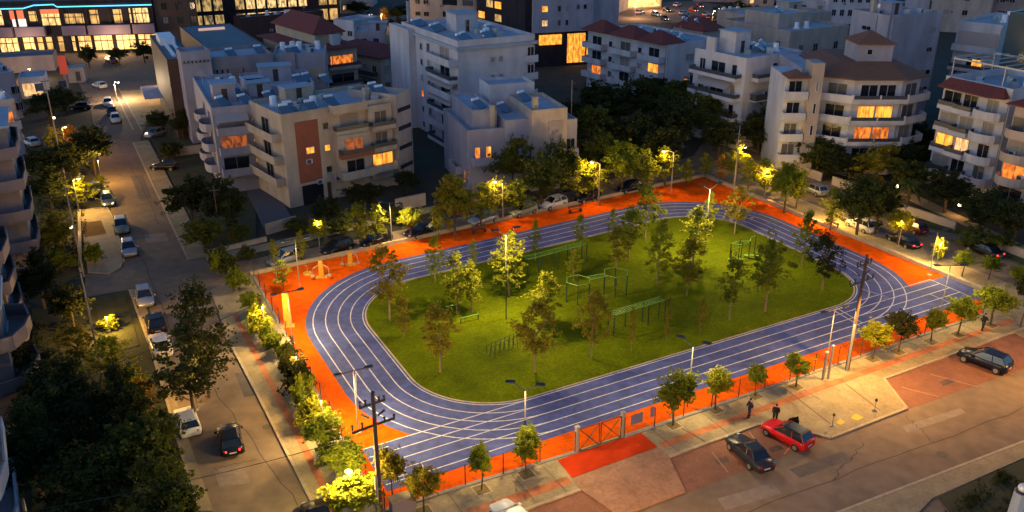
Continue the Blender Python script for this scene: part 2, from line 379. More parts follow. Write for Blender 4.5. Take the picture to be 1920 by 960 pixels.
# low wall round the top and the right of the court
def lowwall(p, q, label, h=.42, wd=.3, m='kerb'):
    a, b = G(*p), G(*q); d = b-a; mb = MB(); mb.obox((a+b)/2, d, d.length/2, wd/2, 0, h); return tag(mb.build('low_wall', M[m]), label, 'wall')
lowwall((470, 516), (1319, 331), 'long low cream wall along the far edge of the orange court')
lowwall((1322, 331), (1845, 547), 'low cream wall along the right edge of the orange court beside the road', wd=.55)

# ================================================================ FENCES, GATE
def fence(p, q, label, h=2.0, gap=3.0, rails=3):
    a, b = G(*p), G(*q); d = b-a; L = d.length; u = d.normalized()
    t = thing('fence', label, 'fence', a, math.atan2(u.y, u.x))
    mb = MB(); mb.box(0, L, -.14, .14, 0, .22); mb.build('kerb_base', M['conc'], t)
    n = max(1, round(L/gap))
    for i in range(n+1):
        mb = MB(); mb.tube([(L*i/n, 0, .2), (L*i/n, 0, h)], .04, 6); mb.build('post', M['darkpole'], t)
    mb = MB()
    for z in (h-.05,): mb.tube([(0, 0, z), (L, 0, z)], .015, 4)
    x = .3
    while x < L: mb.tube([(x, 0, .22), (x, 0, h-.05)], .0035, 3); x += .45
    for k in range(1, 5): z = .22+k*.36; mb.tube([(0, 0, z), (L, 0, z)], .0035, 3)
    mb.build('wire_mesh', M['darkpole'], t); return t
fence((477, 522), (714, 962), 'wire mesh fence along the left side of the orange court')
fence((722, 960), (1078, 851), 'wire mesh fence along the front of the court, left of the double gate')
fence((1170, 823), (1842, 592), 'wire mesh fence along the front of the court, right of the double gate')
a, b = G(1081, 850), G(1166, 822); d = b-a; L = d.length
t = thing('gate', 'double leaf gate with crossed braces between two pale posts', 'gate', a, math.atan2(d.y, d.x))
for x in (0, L):
    mb = MB(); mb.box(x-.13, x+.13, -.13, .13, 0, 2.35); mb.prism([(x-.17, -.17), (x+.17, -.17), (x+.17, .17), (x-.17, .17)], 2.35, 2.45); mb.build('gate_post', M['pole'], t)
for s in (0, 1):
    x0 = .2+s*(L/2-.1); x1 = x0+L/2-.25; mb = MB(); r = .035
    for p in (((x0, 0, .12), (x1, 0, .12)), ((x0, 0, 2.1), (x1, 0, 2.1)), ((x0, 0, .12), (x0, 0, 2.1)), ((x1, 0, .12), (x1, 0, 2.1)), ((x0, 0, .12), (x1, 0, 2.1)), ((x0, 0, 2.1), (x1, 0, .12))): mb.tube(p, r, 5)
    mb.build('gate_leaf', M['darkpole'], t)
def board(p, wpx, z0, z1, label):
    g = G(*p); wd = WM(*p, wpx); mb = MB(); mb.obox(g.xy, u0, wd/2, .02, z0, z1); return tag(mb.build('sign_board', M['signb']), label, 'sign')
board((1192, 817), 27, 1.15, 2.05, 'wide grey blue board hung on the fence right of the gate')
board((1221, 807), 9, 1.3, 2.2, 'narrow grey blue board hung on the fence beside the wide one')

# ================================================================ LAMPS
WARM, SOD, LEDC = (1, .62, .15), (1, .52, .11), (1, .74, .34)
def light(parent, loc, e, col, spot=160, rad=.25, tilt=None):
    ld = bpy.data.lights.new('lamp_light', 'SPOT' if spot else 'POINT'); ld.energy = e; ld.color = col; ld.shadow_soft_size = rad
    if spot: ld.spot_size = R(spot); ld.spot_blend = .6
    o = bpy.data.objects.new('lamp_light', ld); C.objects.link(o); o.parent = parent; o.location = loc
    if tilt: o.rotation_euler = tilt
    return o
def t_lamp(bx, by, ty, label, ang=None, e=900, arm=1.25, group='T shaped floodlight poles round the court', col=LEDC):
    h = HZ(bx, by, ty); g = G(bx, by); a = math.atan2(u0.y, u0.x) if ang is None else R(ang)
    t = thing('floodlight_pole', label, 'floodlight', g, a, group)
    mb = MB(); mb.tube([(0, 0, .1), (0, 0, h)], .06, 7, r2=.045); mb.prism([(-.2, -.2), (.2, -.2), (.2, .2), (-.2, .2)], .04, .14); mb.build('pole', M['pole'], t)
    mb = MB(); mb.tube([(-arm, 0, h-.02), (arm, 0, h-.02)], .045, 6); mb.build('arm', M['darkpole'], t)
    for s in (-1, 1):
        mb = MB(); mb.box(s*arm-.3, s*arm+.3, -.16, .16, h-.06, h+.06, 0); mb.box(s*arm-.26, s*arm+.26, -.13, .13, h-.075, h-.062, 1)
        mb.build('lamp_head', [M['darkpole'], M['ledlamp']], t)
    for s in (-1, 1): light(t, (s*arm, 0, h-.14), e*.62, col, 166, .2)
    return t
def y_lamp(bx, by, ty, label, e=1500, group='tall Y topped lamp posts on the court', col=LEDC, ang=20, low='greend'):
    h = HZ(bx, by, ty+8)-.1; g = G(bx, by)
    t = thing('floodlight_pole', label, 'floodlight', g, R(ang), group)
    mb = MB(); mb.tube([(0, 0, .06), (0, 0, h*.6)], .06, 7); mb.build('pole', M[low], t)
    mb = MB(); mb.tube([(0, 0, h*.6), (0, 0, h)], .055, 7); mb.build('upper_pole', M['conc'], t)  # paler material puts the lamp glow on the pole top
    for s in (-1, 1):
        mb = MB(); mb.tube([(0, 0, h), (s*.35, 0, h+.15), (s*.9, 0, h+.55)], .05, 6); mb.build('arm', M['darkpole'], t)
        mb = MB(); mb.prism([(s*1.1-.35, -.17), (s*1.1+.35, -.17), (s*1.1+.35, .17), (s*1.1-.35, .17)], h+.58, h+.68, 0); mb.box(s*1.1-.3, s*1.1+.3, -.13, .13, h+.565, h+.578, 1)
        mb.build('lamp_head', [M['darkpole'], M['ledlamp']], t)
    for s in (-1, 1): light(t, (s*1.1, 0, h+.45), e*.62, col, 172, .2)
    return t
def st_lamp(bx, by, ty, label, adir=(0, -1), arm=1.6, e=900, col=SOD, group='street lamps', glow=True, spot=0, pm='conc'):
    h = HZ(bx, by, ty); g = G(bx, by); a = math.atan2(adir[1], adir[0])
    t = thing('street_lamp', label, 'street lamp', g, a, group)
    mb = MB(); mb.tube([(0, 0, 0), (0, 0, h)], .1, 7, r2=.06); mb.build('pole', M[pm], t)
    mb = MB(); mb.tube([(0, 0, h-.1), (arm*.5, 0, h+.12), (arm, 0, h+.15)], .045, 6); mb.build('arm', M[pm], t)
    mb = MB(); mb.box(arm-.15, arm+.5, -.14, .14, h+.1, h+.24, 0); mb.build('lamp_head', M['metal'], t)
    mb = MB(); mb.ball((arm+.2, 0, h+.06), .24, .15, .09, mi=0); mb.build('bulb', M['bulb' if glow else 'ledlamp'], t)
    if e: light(t, (arm+.2, 0, h-.28), e*.75, col, spot)
    return t
t_lamp(672, 812, 695, 'T shaped floodlight near the left front corner, closest to the dark power pole', e=2300)
t_lamp(549, 645, 547, 'T shaped floodlight right behind the tall yellow machine column', e=1700)
t_lamp(563, 545, 448, 'T shaped floodlight near the far left corner behind the yellow machines', e=1000)
t_lamp(735, 458, 380, 'T shaped floodlight on the far wall between two bright yellow street trees', e=1800, ang=-20)
y_lamp(949, 600, 430, 'Y topped lamp post on the grass beside the brightest yellow tree', e=3900)
y_lamp(1320, 480, 345, 'Y topped lamp post on the grass near the far corner of the court', e=3900)
y_lamp(984, 868, 722, 'Y topped lamp post behind the fence left of the gate', e=1100, ang=-10)
y_lamp(1289, 764, 640, 'Y topped lamp post behind the fence right of the gate', e=1100, ang=-30)
t_lamp(1742, 517, 434, 'T shaped floodlight on the orange triangle at the right', e=1000, ang=30)
t_lamp(1759, 606, 497, 'T shaped floodlight across the end of the sprint lanes', e=900, ang=0)
t_lamp(1546, 702, 580, 'dark T shaped floodlight behind the two wooden posts', e=1000, ang=28)
# far side: sodium lamps standing on the court edge and lighting the street trees
FARG = 'street lamps glowing in the trees behind the court'
st_lamp(943, 415, 342, 'glowing street lamp in the yellow tree above the left bench', (-1, .1), .8, 850, WARM, FARG)
st_lamp(1122, 386, 306, 'glowing street lamp in the lit tree halfway along the far wall', (-1, .1), .9, 850, WARM, FARG)
st_lamp(1258, 361, 285, 'glowing street lamp in the lit tree left of the far corner', (-1, .1), 1.2, 850, WARM, FARG)
st_lamp(1377, 352, 282, 'glowing street lamp in the yellow trees right of the far corner', (.5, .5), 1.6, 850, WARM, FARG)
st_lamp(1556, 425, 384, 'short glowing street lamp hidden in the bright yellow tree beside the right wall', (.2, .3), .5, 1200, WARM, FARG)
# lamps on the streets
st_lamp(220, 190, 155, 'brilliant street lamp at the crossing by the shops', (1, 0), .6, 2500, (1, .72, .42), 'street lamps of the left street')
st_lamp(150, 405, 338, 'low lamp in the yellow lit tree beside the left pavement', (.3, .2), .5, 1300, (1, .62, .15), 'street lamps of the left street')
st_lamp(128, 300, 240, 'low lamp inside the orange lit tree at the left', (.3, .2), .3, 700, (1, .45, .08), 'street lamps of the left street')
for hx, hy, hl_, e_, lb_ in ((500, 640, 3.5, 450, 'added lamp hidden in the bright hedge tree beside the yellow column'), (562, 735, 3.3, 600, 'added lamp hidden in the hedge at the middle of the left fence'), (610, 835, 3.9, 550, 'added lamp hidden in the hedge left of the T shaped floodlight'), (372, 770, 3.0, 800, 'added low lamp under the pine of the left street'), (206, 626, 1.7, 900, 'added low lamp in the hedge of the small lawn by the left street'), (1684, 462, 3.0, 1500, 'added lamp hidden in the round lit tree over the dark red car'), (1756, 494, 2.2, 700, 'added lamp hidden in the ball shaped tree right of the black saloon'), (1432, 374, 3.6, 900, 'added lamp hidden in the leaning yellow green tree above the right wall'), (192, 345, 3.4, 900, 'added lamp hidden under the big pine leaning over the left street'), (600, 470, 3.2, 800, 'added lamp hidden in the ball shaped street tree above the black car')):  # added lamps, tucked into foliage to brighten the streets and hedge
    g_ = G(hx, hy); t_ = thing('street_lamp', lb_, 'street lamp', g_, 0, 'added low lamps hidden in trees'); mb_ = MB(); mb_.tube([(0, 0, 0), (0, 0, hl_)], .06, 6); mb_.build('pole', M['conc'], t_); mb_ = MB(); mb_.ball((0, 0, hl_+.08), .07, .07, .06); mb_.build('bulb', M['bulb'], t_); light(t_, (0, -.1, hl_+.35), e_, (1, .56, .12), 0, .15)
st_lamp(2010, 720, 590, 'added unseen street lamp beyond the right end of the parking bays', (-.5, -.5), 1.5, 2600, SOD, 'added street lamps of the front street')  # added out of view to light the bays and road
st_lamp(1300, 1230, 1075, 'added unseen street lamp below the lower frame edge by the salmon ramp', (.2, 1), 1.8, 4800, SOD, 'added street lamps of the front street')  # added below the view to light the ramp and road

# ================================================================ POWER POLES AND CABLES
def power_pole(bx, by, ty, label, light_e=0, both=False, lowm=None):
    h = HZ(bx, by, ty); g = G(bx, by); t = thing('power_pole', label, 'power pole', g, R(28), 'large power poles')
    mb = MB(); mb.tube([(0, 0, 0), (.05, 0, h)], .2, 9, r2=.12); mb.build('pole', M['wood'], t)
    mb = MB(); mb.tube([(-.26, -.2, 0), (-.2, -.16, h*.42)], .11, 6); mb.build('strut', M['pole'], t)
    for z, l in ((h-1.0, .9), (h-2.6, 1.5)):
        mb = MB(); mb.obox((0, .12), (1, .12), l, .06, z, z+.12); mb.build('crossarm', M['darkpole'], t)
        for x in (-l+.1, -l/2, l/2, l-.1):
            mb = MB(); mb.tube([(x, .12, z+.12), (x, .12, z+.42)], .07, 6, r2=.05); mb.ball((x, .12, z+.42), .1, .1, .08); mb.build('insulator', M['darkpole'], t)
    mb = MB(); mb.tube([(-.3, .1, h-1.9), (-.75, .1, h-1.5)], .07, 6); mb.tube([(.3, .1, h-1.9), (.8, .1, h-1.6)], .07, 6); mb.build('bracket', M['darkpole'], t)
    if light_e:
        mb = MB(); mb.tube([(0, -.1, h*.72), (.2, -2.3, h*.74)], .045, 5); mb.ball((.2, -2.45, h*.73), .28, .16, .1); mb.build('lamp_head', M['metal'], t)
        light(t, (.2, -2.5, h*.70), light_e, SOD, 165)
    return t, h
ppr, hr = power_pole(1588, 695, 478, 'tall dark power pole standing on the front pavement right of centre', 2700)
ppl, hl = power_pole(716, 992, 735, 'tall dark power pole in front of the left corner of the court', 0)
g = G(655, 985); t = thing('street_lamp', 'low lamp hidden in the brightest yellow tree by the left power pole', 'street lamp', (g.x+.2, g.y+.3, 0), 0, 'street lamps of the left street')
mb = MB(); mb.tube([(0, 0, 0), (0, 0, 4.1)], .07, 6); mb.build('pole', M['pole'], t); mb = MB(); mb.ball((0, 0, 4.2), .25, .16, .12); mb.build('bulb', M['bulb'], t); light(t, (0, -.2, 4.5), 1700, (1, .72, .2), 0, .2)
def pole(bx, by, ty, label, r=.1, m='wood', lean=0, cap=None, group='plain poles'):
    h = HZ(bx, by, ty); g = G(bx, by); mb = MB(); mb.tube([(0, 0, 0), (lean, 0, h)], r, 7, r2=r*.7); 
    t = thing('utility_pole', label, 'utility pole', g, 0, group); mb.build('pole', M[m], t)
    mb = MB(); mb.obox((lean, 0), (1, .3), .55, .04, h-.5, h-.4); mb.build('crossarm', M['darkpole'], t); return t
pole(415, 458, 350, 'slender wooden pole in the dark garden left of the car ramp')
pole(125, 348, 146, 'tall pale pole at the far left rising above the shops car park', m='conc')
pole(158, 520, 347, 'pale pole beside the orange lit patio on the left street', m='conc')
pole(191, 700, 512, 'pale pole among the lit shrubs on the left street', m='conc')
pole(1375, 358, 236, 'very tall thin pole at the far corner of the court', m='pole', r=.08)
pole(1068, 330, 150, 'thin pale pole beside the lilac house', m='conc', r=.07)
def cable(p, q, sag, label):
    n = 12; pts = [p.lerp(q, i/n)-Vector((0, 0, sag*4*(i/n)*(1-i/n))) for i in range(n+1)]; mb = MB(); mb.tube(pts, .022, 4)
    return tag(mb.build('power_cable', M['rubber']), label, 'cable')
pl = Vector(ppl.location); pr = Vector(ppr.location)
cable(pl+Vector((-.3, 0, hl-3.0)), Vector((-34, 38, 7.5)), .8, 'black cable crossing the left street from the near power pole')
cable(Vector((-45, 36, 9)), Vector((-20, 62, 9.5)), .6, 'black cable over the dark trees at the lower left')

# ================================================================ TREES
def leaves(mb, c, rad, n, sz, rnd, flat=.9):
    for _ in range(n):
        while True:
            d = Vector((rnd.uniform(-1, 1), rnd.uniform(-1, 1), rnd.uniform(-1, 1)))
            if d.length < 1: break
        p = Vector(c)+Vector((d.x*rad[0], d.y*rad[1], d.z*rad[2]))
        a = Vector((rnd.gauss(0, 1), rnd.gauss(0, 1), rnd.gauss(0, .7))).normalized(); b = a.cross(Vector((rnd.gauss(0, 1), rnd.gauss(0, 1), rnd.gauss(0, 1)))).normalized()
        s = sz*rnd.uniform(.6, 1.35); a = a*s*.5; b = b*s*.36
        mb.poly([p-a, p+b*.9-a*.1, p+a, p-b])
def crown_blobs(kind, rnd):
    B = []
    if kind == 'round':
        for _ in range(46):
            v = Vector((rnd.gauss(0, 1), rnd.gauss(0, 1), rnd.gauss(0, .9))).normalized()*rnd.uniform(.5, .86); B.append(((v.x*1.0, v.y*1.0, 2.75+v.z*1.05), rnd.uniform(.22, .42)))
    elif kind == 'slim':
        for _ in range(70):
            z = rnd.random()**.9; r = .95*math.sin(math.pi*min(1, z*.8+.17))**.8*rnd.uniform(.2, 1.1); a = rnd.uniform(0, 6.28)
            B.append(((r*math.cos(a), r*math.sin(a), 1.45+z*4.2), rnd.uniform(.12, .36)))
    elif kind == 'loose':
        for _ in range(64):
            z = rnd.random(); r = 1.5*math.sin(math.pi*(z*.75+.2))*rnd.uniform(.2, 1); a = rnd.uniform(0, 6.28)
            B.append(((r*math.cos(a), r*math.sin(a), 2.0+z*3.8), rnd.uniform(.16, .5)))
    elif kind == 'big':
        for _ in range(95):
            v = Vector((rnd.gauss(0, 1), rnd.gauss(0, 1), rnd.gauss(0, .8))).normalized()*rnd.uniform(.45, 1); k = rnd.uniform(.8, 1.15)
            B.append(((v.x*2.5*k, v.y*2.5*k, 4.9+v.z*2.5*k), rnd.uniform(.3, .8)))
    elif kind == 'cypress':
        for _ in range(46):
            z = rnd.random(); r = .5*(1-z)**.6*min(1, z*6+.3); a = rnd.uniform(0, 6.28); B.append(((r*math.cos(a), r*math.sin(a), .4+z*6.4), rnd.uniform(.18, .34)))
    elif kind == 'shrub':
        for _ in range(26):
            v = Vector((rnd.gauss(0, 1), rnd.gauss(0, 1), abs(rnd.gauss(0, .9)))).normalized()*rnd.uniform(.4, .9); B.append(((v.x*1.0, v.y*1.0, .75+v.z*1.15), rnd.uniform(.22, .45)))
    return B
SPEC = {'round': (100, .165, 4.0, 2.15), 'slim': (42, .16, 5.8, 1.95), 'loose': (52, .185, 6.0, 2.95), 'big': (100, .30, 7.6, 5.3), 'cypress': (80, .22, 7.0, 1.3), 'shrub': (100, .2, 2.2, 2.4)}
PROTO = {}
def make_tree(kind, k):
    rnd = random.Random(hash((len(kind)*31+ord(kind[0])*7+ord(kind[1]), k)) & 0xffff)
    n, sz, h, wd = SPEC[kind]; nm = {'round': 'round_tree', 'slim': 'slender_tree', 'loose': 'tree', 'big': 'large_tree', 'cypress': 'cypress_tree', 'shrub': 'shrub'}[kind]
    t = thing(nm, 'tree', {'shrub': 'shrub'}.get(kind, 'tree'))
    B = crown_blobs(kind, rnd); mb = MB(); zs = [q[0][2] for q in B]; zc = (min(zs)+max(zs))/2; ph = rnd.uniform(0, 6.28); am = {'round': .11, 'slim': .1, 'cypress': .04}.get(kind, .22)
    B = [((c[0]*(1+am*math.cos(math.atan2(c[1], c[0])*2+ph))+(c[2]-zc)*am*.4*math.cos(ph), c[1]*(1+am*math.cos(math.atan2(c[1], c[0])*2+ph)), zc+(c[2]-zc)*(1+am*.8*math.sin(math.atan2(c[1], c[0])*3+ph))), r*rnd.uniform(.75, 1.25)) for c, r in B]
    for c, r in B: leaves(mb, c, (r, r, r*.85), int(n*.82), sz, rnd)
    R0 = max(abs(q[0][0]) for q in B)
    for c, r in B:
        d = Vector((c[0], c[1], (c[2]-zc)*.8)); d = d.normalized() if d.length > .05 else Vector((0, 0, 1)); tip = Vector(c)+d*r*rnd.uniform(.9, 1.7)
        leaves(mb, tip, (r*.5, r*.5, r*.4), int(n*.16), sz*.85, rnd)
    mb.build('crown', LEAF['grn'], t)
    mb = MB(); z0 = min(b[0][2] for b in B); zt = h*.62; r0 = {'big': .2, 'round': .075, 'slim': .06, 'loose': .085, 'cypress': .09, 'shrub': .05}[kind]
    lean = rnd.uniform(-.1, .1); mb.tube([(0, 0, 0), (lean*.5, lean, h*.3), (lean, lean*.6, zt)], r0, 6, r2=r0*.45)
    if kind != 'cypress':
        for c, r in rnd.sample(B, 11 if kind == 'big' else 7):
            zz = max(z0*.75, min(zt*.9, c[2]-.5*h*.2)); mb.tube([(lean*.7, lean*.6, zz*.92), (c[0]*.5, c[1]*.5, (zz+c[2])/2+.05), c], r0*.42, 4, r2=r0*.13)
    mb.build('trunk', M['bark'], t)
    return t, kidmap(t)
for kind in SPEC:
    PROTO[kind] = [make_tree(kind, k) for k in range(5 if kind in ('slim', 'loose', 'round') else 3)]
USED = set(); TN = [0]
def tree(kind, bx, by, ty, wpx, leaf, label, group, bark='bark', h=None, var=None, ww=None):
    n, sz, h0, w0 = SPEC[kind]; g = G(bx, by); hh = h if h else HZ(bx, by, ty); wd = ww if ww else WM(bx, by, wpx)
    TN[0] += 1; k = TN[0] % len(PROTO[kind]) if var is None else var; p, km = PROTO[kind][k]; rnd = random.Random(TN[0]*13)
    s = (wd/w0, wd/w0*rnd.uniform(.9, 1.08), hh/h0)
    mm = {'crown': LEAF[leaf], 'trunk': M[bark]}; loc = (g.x, g.y, 0.0)
    if p.name in USED: return dup(p, km, loc, rnd.uniform(0, 6.28), s, label, group, mm)
    USED.add(p.name); p.location = loc; p.rotation_euler = (0, 0, rnd.uniform(0, 6.28)); p.scale = s; p['label'] = label
    if group: p['group'] = group
    for c in km[p.name]: c.material_slots[0].link = 'OBJECT'; c.material_slots[0].material = mm[c.name.split('.')[0]]
    return p
FT = 'clipped round trees along the front pavement'
for a in ((1262, 800, 697, 76, 'grn', 'largest round tree of the front pavement, right of the fence boards'), (1341, 771, 687, 50, 'yel', 'round tree just right of the largest one'),
          (1415, 745, 678, 36, 'grn', 'small round tree behind the standing person'), (1492, 728, 661, 48, 'grn', 'round tree left of the two wooden posts'),
          (1635, 676, 603, 54, 'yel', 'round tree right beside the right power pole'), (1683, 662, 584, 54, 'drk', 'dark round tree, second to the right of the power pole'),
          (1745, 643, 576, 44, 'grn', 'small round tree, third to the right of the power pole'), (1795, 630, 553, 54, 'grn', 'round tree left of the walking person'),
          (1857, 612, 534, 74, 'grn', 'big round tree right behind the walking person'), (1912, 615, 500, 40, 'drk', 'round tree cut by the right edge of the frame'),
          (987, 892, 803, 58, 'grn', 'round tree on the pavement left of the gate'), (903, 921, 834, 48, 'grn', 'round tree between the gate and the cream cabinet'),
          (795, 962, 873, 66, 'brn', 'dark round tree next to the cream cabinet'), (738, 950, 830, 54, 'brn', 'dark thin tree just right of the left power pole')):
    tree('round', a[0], a[1], a[2], a[3], a[4], a[5], FT)
HG = 'trees and bushes outside the left fence'
for i, a in enumerate(((408, 505, 452, 44, 'pine', 'dark bush at the street corner, first of the row'), (430, 520, 476, 44, 'pine', 'second dark bush of the row, near the corner'), (450, 545, 503, 44, 'grn', 'third bush of the row, beside the purple figure'),
          (470, 582, 536, 44, 'grn', 'round bush left of the orange strip, fourth of the row'), (465, 495, 460, 32, 'pine', 'small ball shaped bush on the street behind the court corner'),
          (492, 640, 578, 60, 'yel', 'bright bush level with the tall yellow machine column'), (518, 662, 612, 44, 'grn', 'small bush below the bright one, left of the track bend'),
          (545, 708, 643, 48, 'drk', 'dark bush beside the middle of the left fence'), (562, 742, 668, 60, 'drk', 'wider dark bush just below the dark one at the fence middle'),
          (578, 755, 680, 46, 'yel', 'yellow lit bush squeezed between darker ones'), (592, 812, 745, 56, 'yel', 'yellow topped bush above the big green tree'),
          (612, 860, 775, 80, 'grn', 'big green tree left of the T shaped floodlight'), (652, 910, 832, 76, 'grn', 'green tree between the floodlight and the power pole'),
          (668, 990, 893, 92, 'yel', 'brilliant yellow tree lit from inside, left of the power pole'))):
    tree('round' if i in (11, 12, 13) else 'shrub', a[0], a[1], a[2]-2, a[3]*1.06, a[4], a[5], HG)
for bx, by, ty, wp, lb in ((415, 520, 470, 34, 'small dark filler bush, first below the corner bush'), (438, 548, 500, 34, 'small dark filler bush beside the second corner bush'), (480, 612, 566, 38, 'small green bush between the round bush and the bright one'), (505, 652, 600, 38, 'small green bush just below the bright one'), (533, 690, 632, 42, 'small green bush above the dark pair of the left fence'), (566, 775, 712, 44, 'small green bush between the dark pair and the yellow topped one'), (584, 800, 738, 46, 'small green bush left of the yellow topped one'), (628, 884, 806, 54, 'small green bush between the two big green trees')):
    tree('shrub', bx, by, ty, wp, 'grn', lb, HG)
PG = 'young trees planted on the grass'
for a in (('loose', 731, 602, 460, 68, 'brn', 'brownish tree at the left end of the grass, overlapping the bend'), ('slim', 816, 530, 445, 36, 'grn', 'slim green tree at the far left edge of the grass'),
          ('slim', 857, 590, 478, 54, 'yel', 'yellow tree left of the Y topped post, with a pointed top'), ('slim', 886, 588, 492, 40, 'yel', 'yellow tree leaning against the pointed one'),
          ('slim', 888, 505, 450, 20, 'grn', 'tiny thin tree at the far grass edge behind the yellow ones'), ('slim', 955, 556, 437, 66, 'yel', 'brightest yellow tree next to the Y topped post'),
          ('slim', 1004, 490, 414, 24, 'grn', 'thin tree on the far lanes side, above the long bar frame'), ('slim', 1087, 472, 406, 28, 'grn', 'thin tree at the far edge above the bar frame end'),
          ('slim', 1147, 455, 392, 22, 'grn', 'smallest thin tree near the middle of the far edge'), ('slim', 1020, 612, 512, 56, 'yel', 'yellow tree left of the hexagon frames'),
          ('loose', 1003, 700, 565, 78, 'brn', 'dark brown tree in front of the yellow one, nearest the front lanes'), ('loose', 826, 700, 572, 82, 'brn', 'round brown tree near the left front of the grass'),
          ('slim', 758, 632, 560, 36, 'brn', 'small tree left of the round brown one'), ('slim', 1075, 528, 470, 30, 'yel', 'small yellow tree behind the hexagon frames'),
          ('loose', 1108, 672, 548, 62, 'brn', 'brown tree in front of the hexagon frames'), ('slim', 1183, 662, 578, 14, 'brn', 'nearly bare sapling in front of the ladder frame'),
          ('slim', 1249, 645, 560, 16, 'brn', 'nearly bare sapling at the right end of the ladder frame'), ('slim', 1313, 625, 562, 20, 'brn', 'bare sapling standing alone right of the ladder frame'),
          ('loose', 1210, 450, 350, 62, 'grn', 'broad green tree on the far lanes side, left of centre'), ('loose', 1178, 490, 388, 60, 'grn', 'green tree below the broad one at the far side'),
          ('slim', 1232, 535, 415, 56, 'yel', 'yellow green tree in the middle of the grass'), ('slim', 1155, 505, 425, 40, 'brn', 'thin brownish tree right of the long bar frame'),
          ('slim', 1300, 500, 392, 54, 'yel', 'bright yellow tree beside the far Y topped post'), ('loose', 1287, 556, 452, 56, 'brn', 'brown tree just in front of the bright yellow one'),
          ('slim', 1328, 440, 362, 28, 'grn', 'small tree behind the far Y topped post'), ('loose', 1377, 440, 350, 50, 'brn', 'rounded brown tree on the far bend'),
          ('loose', 1367, 602, 480, 56, 'grn', 'green tree below the pull up bars'), ('loose', 1434, 585, 440, 76, 'grn', 'tallest green tree on the right half of the grass'),
          ('slim', 1503, 500, 398, 46, 'grn', 'green tree over the right lanes'), ('loose', 1541, 545, 440, 62, 'drk', 'dark spreading tree at the right end of the grass')):
    tree(a[0], a[1], a[2], a[3], a[4], a[5], a[6], PG, 'barkl')
SG = 'street trees behind the far wall of the court'
for a in (('slim', 517, 508, 450, 20, 'yel', 'tiny yellow tree at the far left corner of the court'), ('slim', 567, 494, 434, 22, 'yel', 'tiny yellow tree beside the silver car'), ('slim', 532, 545, 490, 30, 'yel', 'small yellow tree on the orange corner'),
          ('round', 600, 470, 408, 36, 'grn', 'ball shaped street tree above the black car'), ('loose', 680, 465, 386, 52, 'yel', 'yellow street tree over the first dark car'),
          ('slim', 709, 460, 384, 40, 'yel', 'yellow street tree left of the thin T floodlight'), ('round', 772, 450, 386, 46, 'yel', 'yellow street tree right of the thin T floodlight'),
          ('loose', 823, 448, 378, 40, 'yel', 'yellow street tree at the left of the tall dark one'), ('big', 853, 446, 330, 78, 'brn', 'tall dark street tree left of the left bench'),
          ('loose', 902, 425, 345, 56, 'yel', 'bright tree lit beside the glowing lamp above the left bench'), ('loose', 925, 410, 335, 56, 'yel', 'flat topped bright tree lit by the lamp above the left bench'), ('loose', 968, 405, 338, 60, 'grn', 'green lit tree right of the lamp above the left bench'),
          ('big', 1015, 392, 290, 76, 'pine', 'dark street tree between the two lit lamps on the left'), ('loose', 1082, 380, 300, 66, 'yel', 'yellow tree lit by the lamp halfway along the wall'), ('big', 1052, 372, 270, 70, 'pine', 'dark tree behind the lit tree halfway along the wall'),
          ('loose', 1112, 378, 303, 52, 'yel', 'bright umbrella shaped tree at the lamp halfway along the wall'), ('big', 1165, 362, 265, 76, 'grn', 'dull green tree between the two lit lamps on the right'),
          ('loose', 1213, 360, 290, 50, 'grn', 'green tree left of the lamp near the far corner'), ('loose', 1246, 352, 280, 60, 'yel', 'bright tree at the lamp near the far corner'),
          ('slim', 1287, 350, 300, 28, 'yel', 'small thin tree right of the lamp near the far corner'), ('slim', 1321, 336, 288, 28, 'yel', 'small thin tree exactly at the far corner'),
          ('slim', 1349, 345, 290, 26, 'ora', 'thin orange lit tree right of the far corner'), ('loose', 1378, 345, 275, 56, 'yel', 'bright yellow tree around the lamp right of the corner'), ('loose', 1402, 358, 300, 44, 'yel', 'second bright tree right of the far corner'),
          ('loose', 1432, 372, 300, 60, 'yel', 'leaning yellow green tree above the right wall'), ('big', 1470, 400, 305, 66, 'grn', 'leaning dark green tree above the right wall'), ('loose', 1492, 392, 325, 48, 'grn', 'green tree at the road bend above the right wall'),
          ('slim', 1556, 432, 356, 44, 'yel', 'single bright yellow tree standing in the right wall'), ('big', 1605, 445, 330, 90, 'pine', 'wide dark tree over the white car on the right street'), ('big', 1640, 440, 345, 70, 'drk', 'darkest tree over the right street, beside the wide one'),
          ('round', 1682, 460, 392, 52, 'yel', 'round lit tree over the dark red car'), ('shrub', 1755, 490, 442, 34, 'yel', 'ball shaped tree right of the black saloon'),
          ('round', 1803, 520, 468, 36, 'grn', 'small tree on the strip right of the court, nearest the wall end'), ('round', 1853, 525, 480, 40, 'grn', 'small tree on the right strip, second from the frame edge'), ('round', 1906, 545, 500, 36, 'grn', 'small tree on the right strip at the frame edge')):
    tree(a[0], a[1], a[2], a[3], a[4], a[5], a[6], SG)
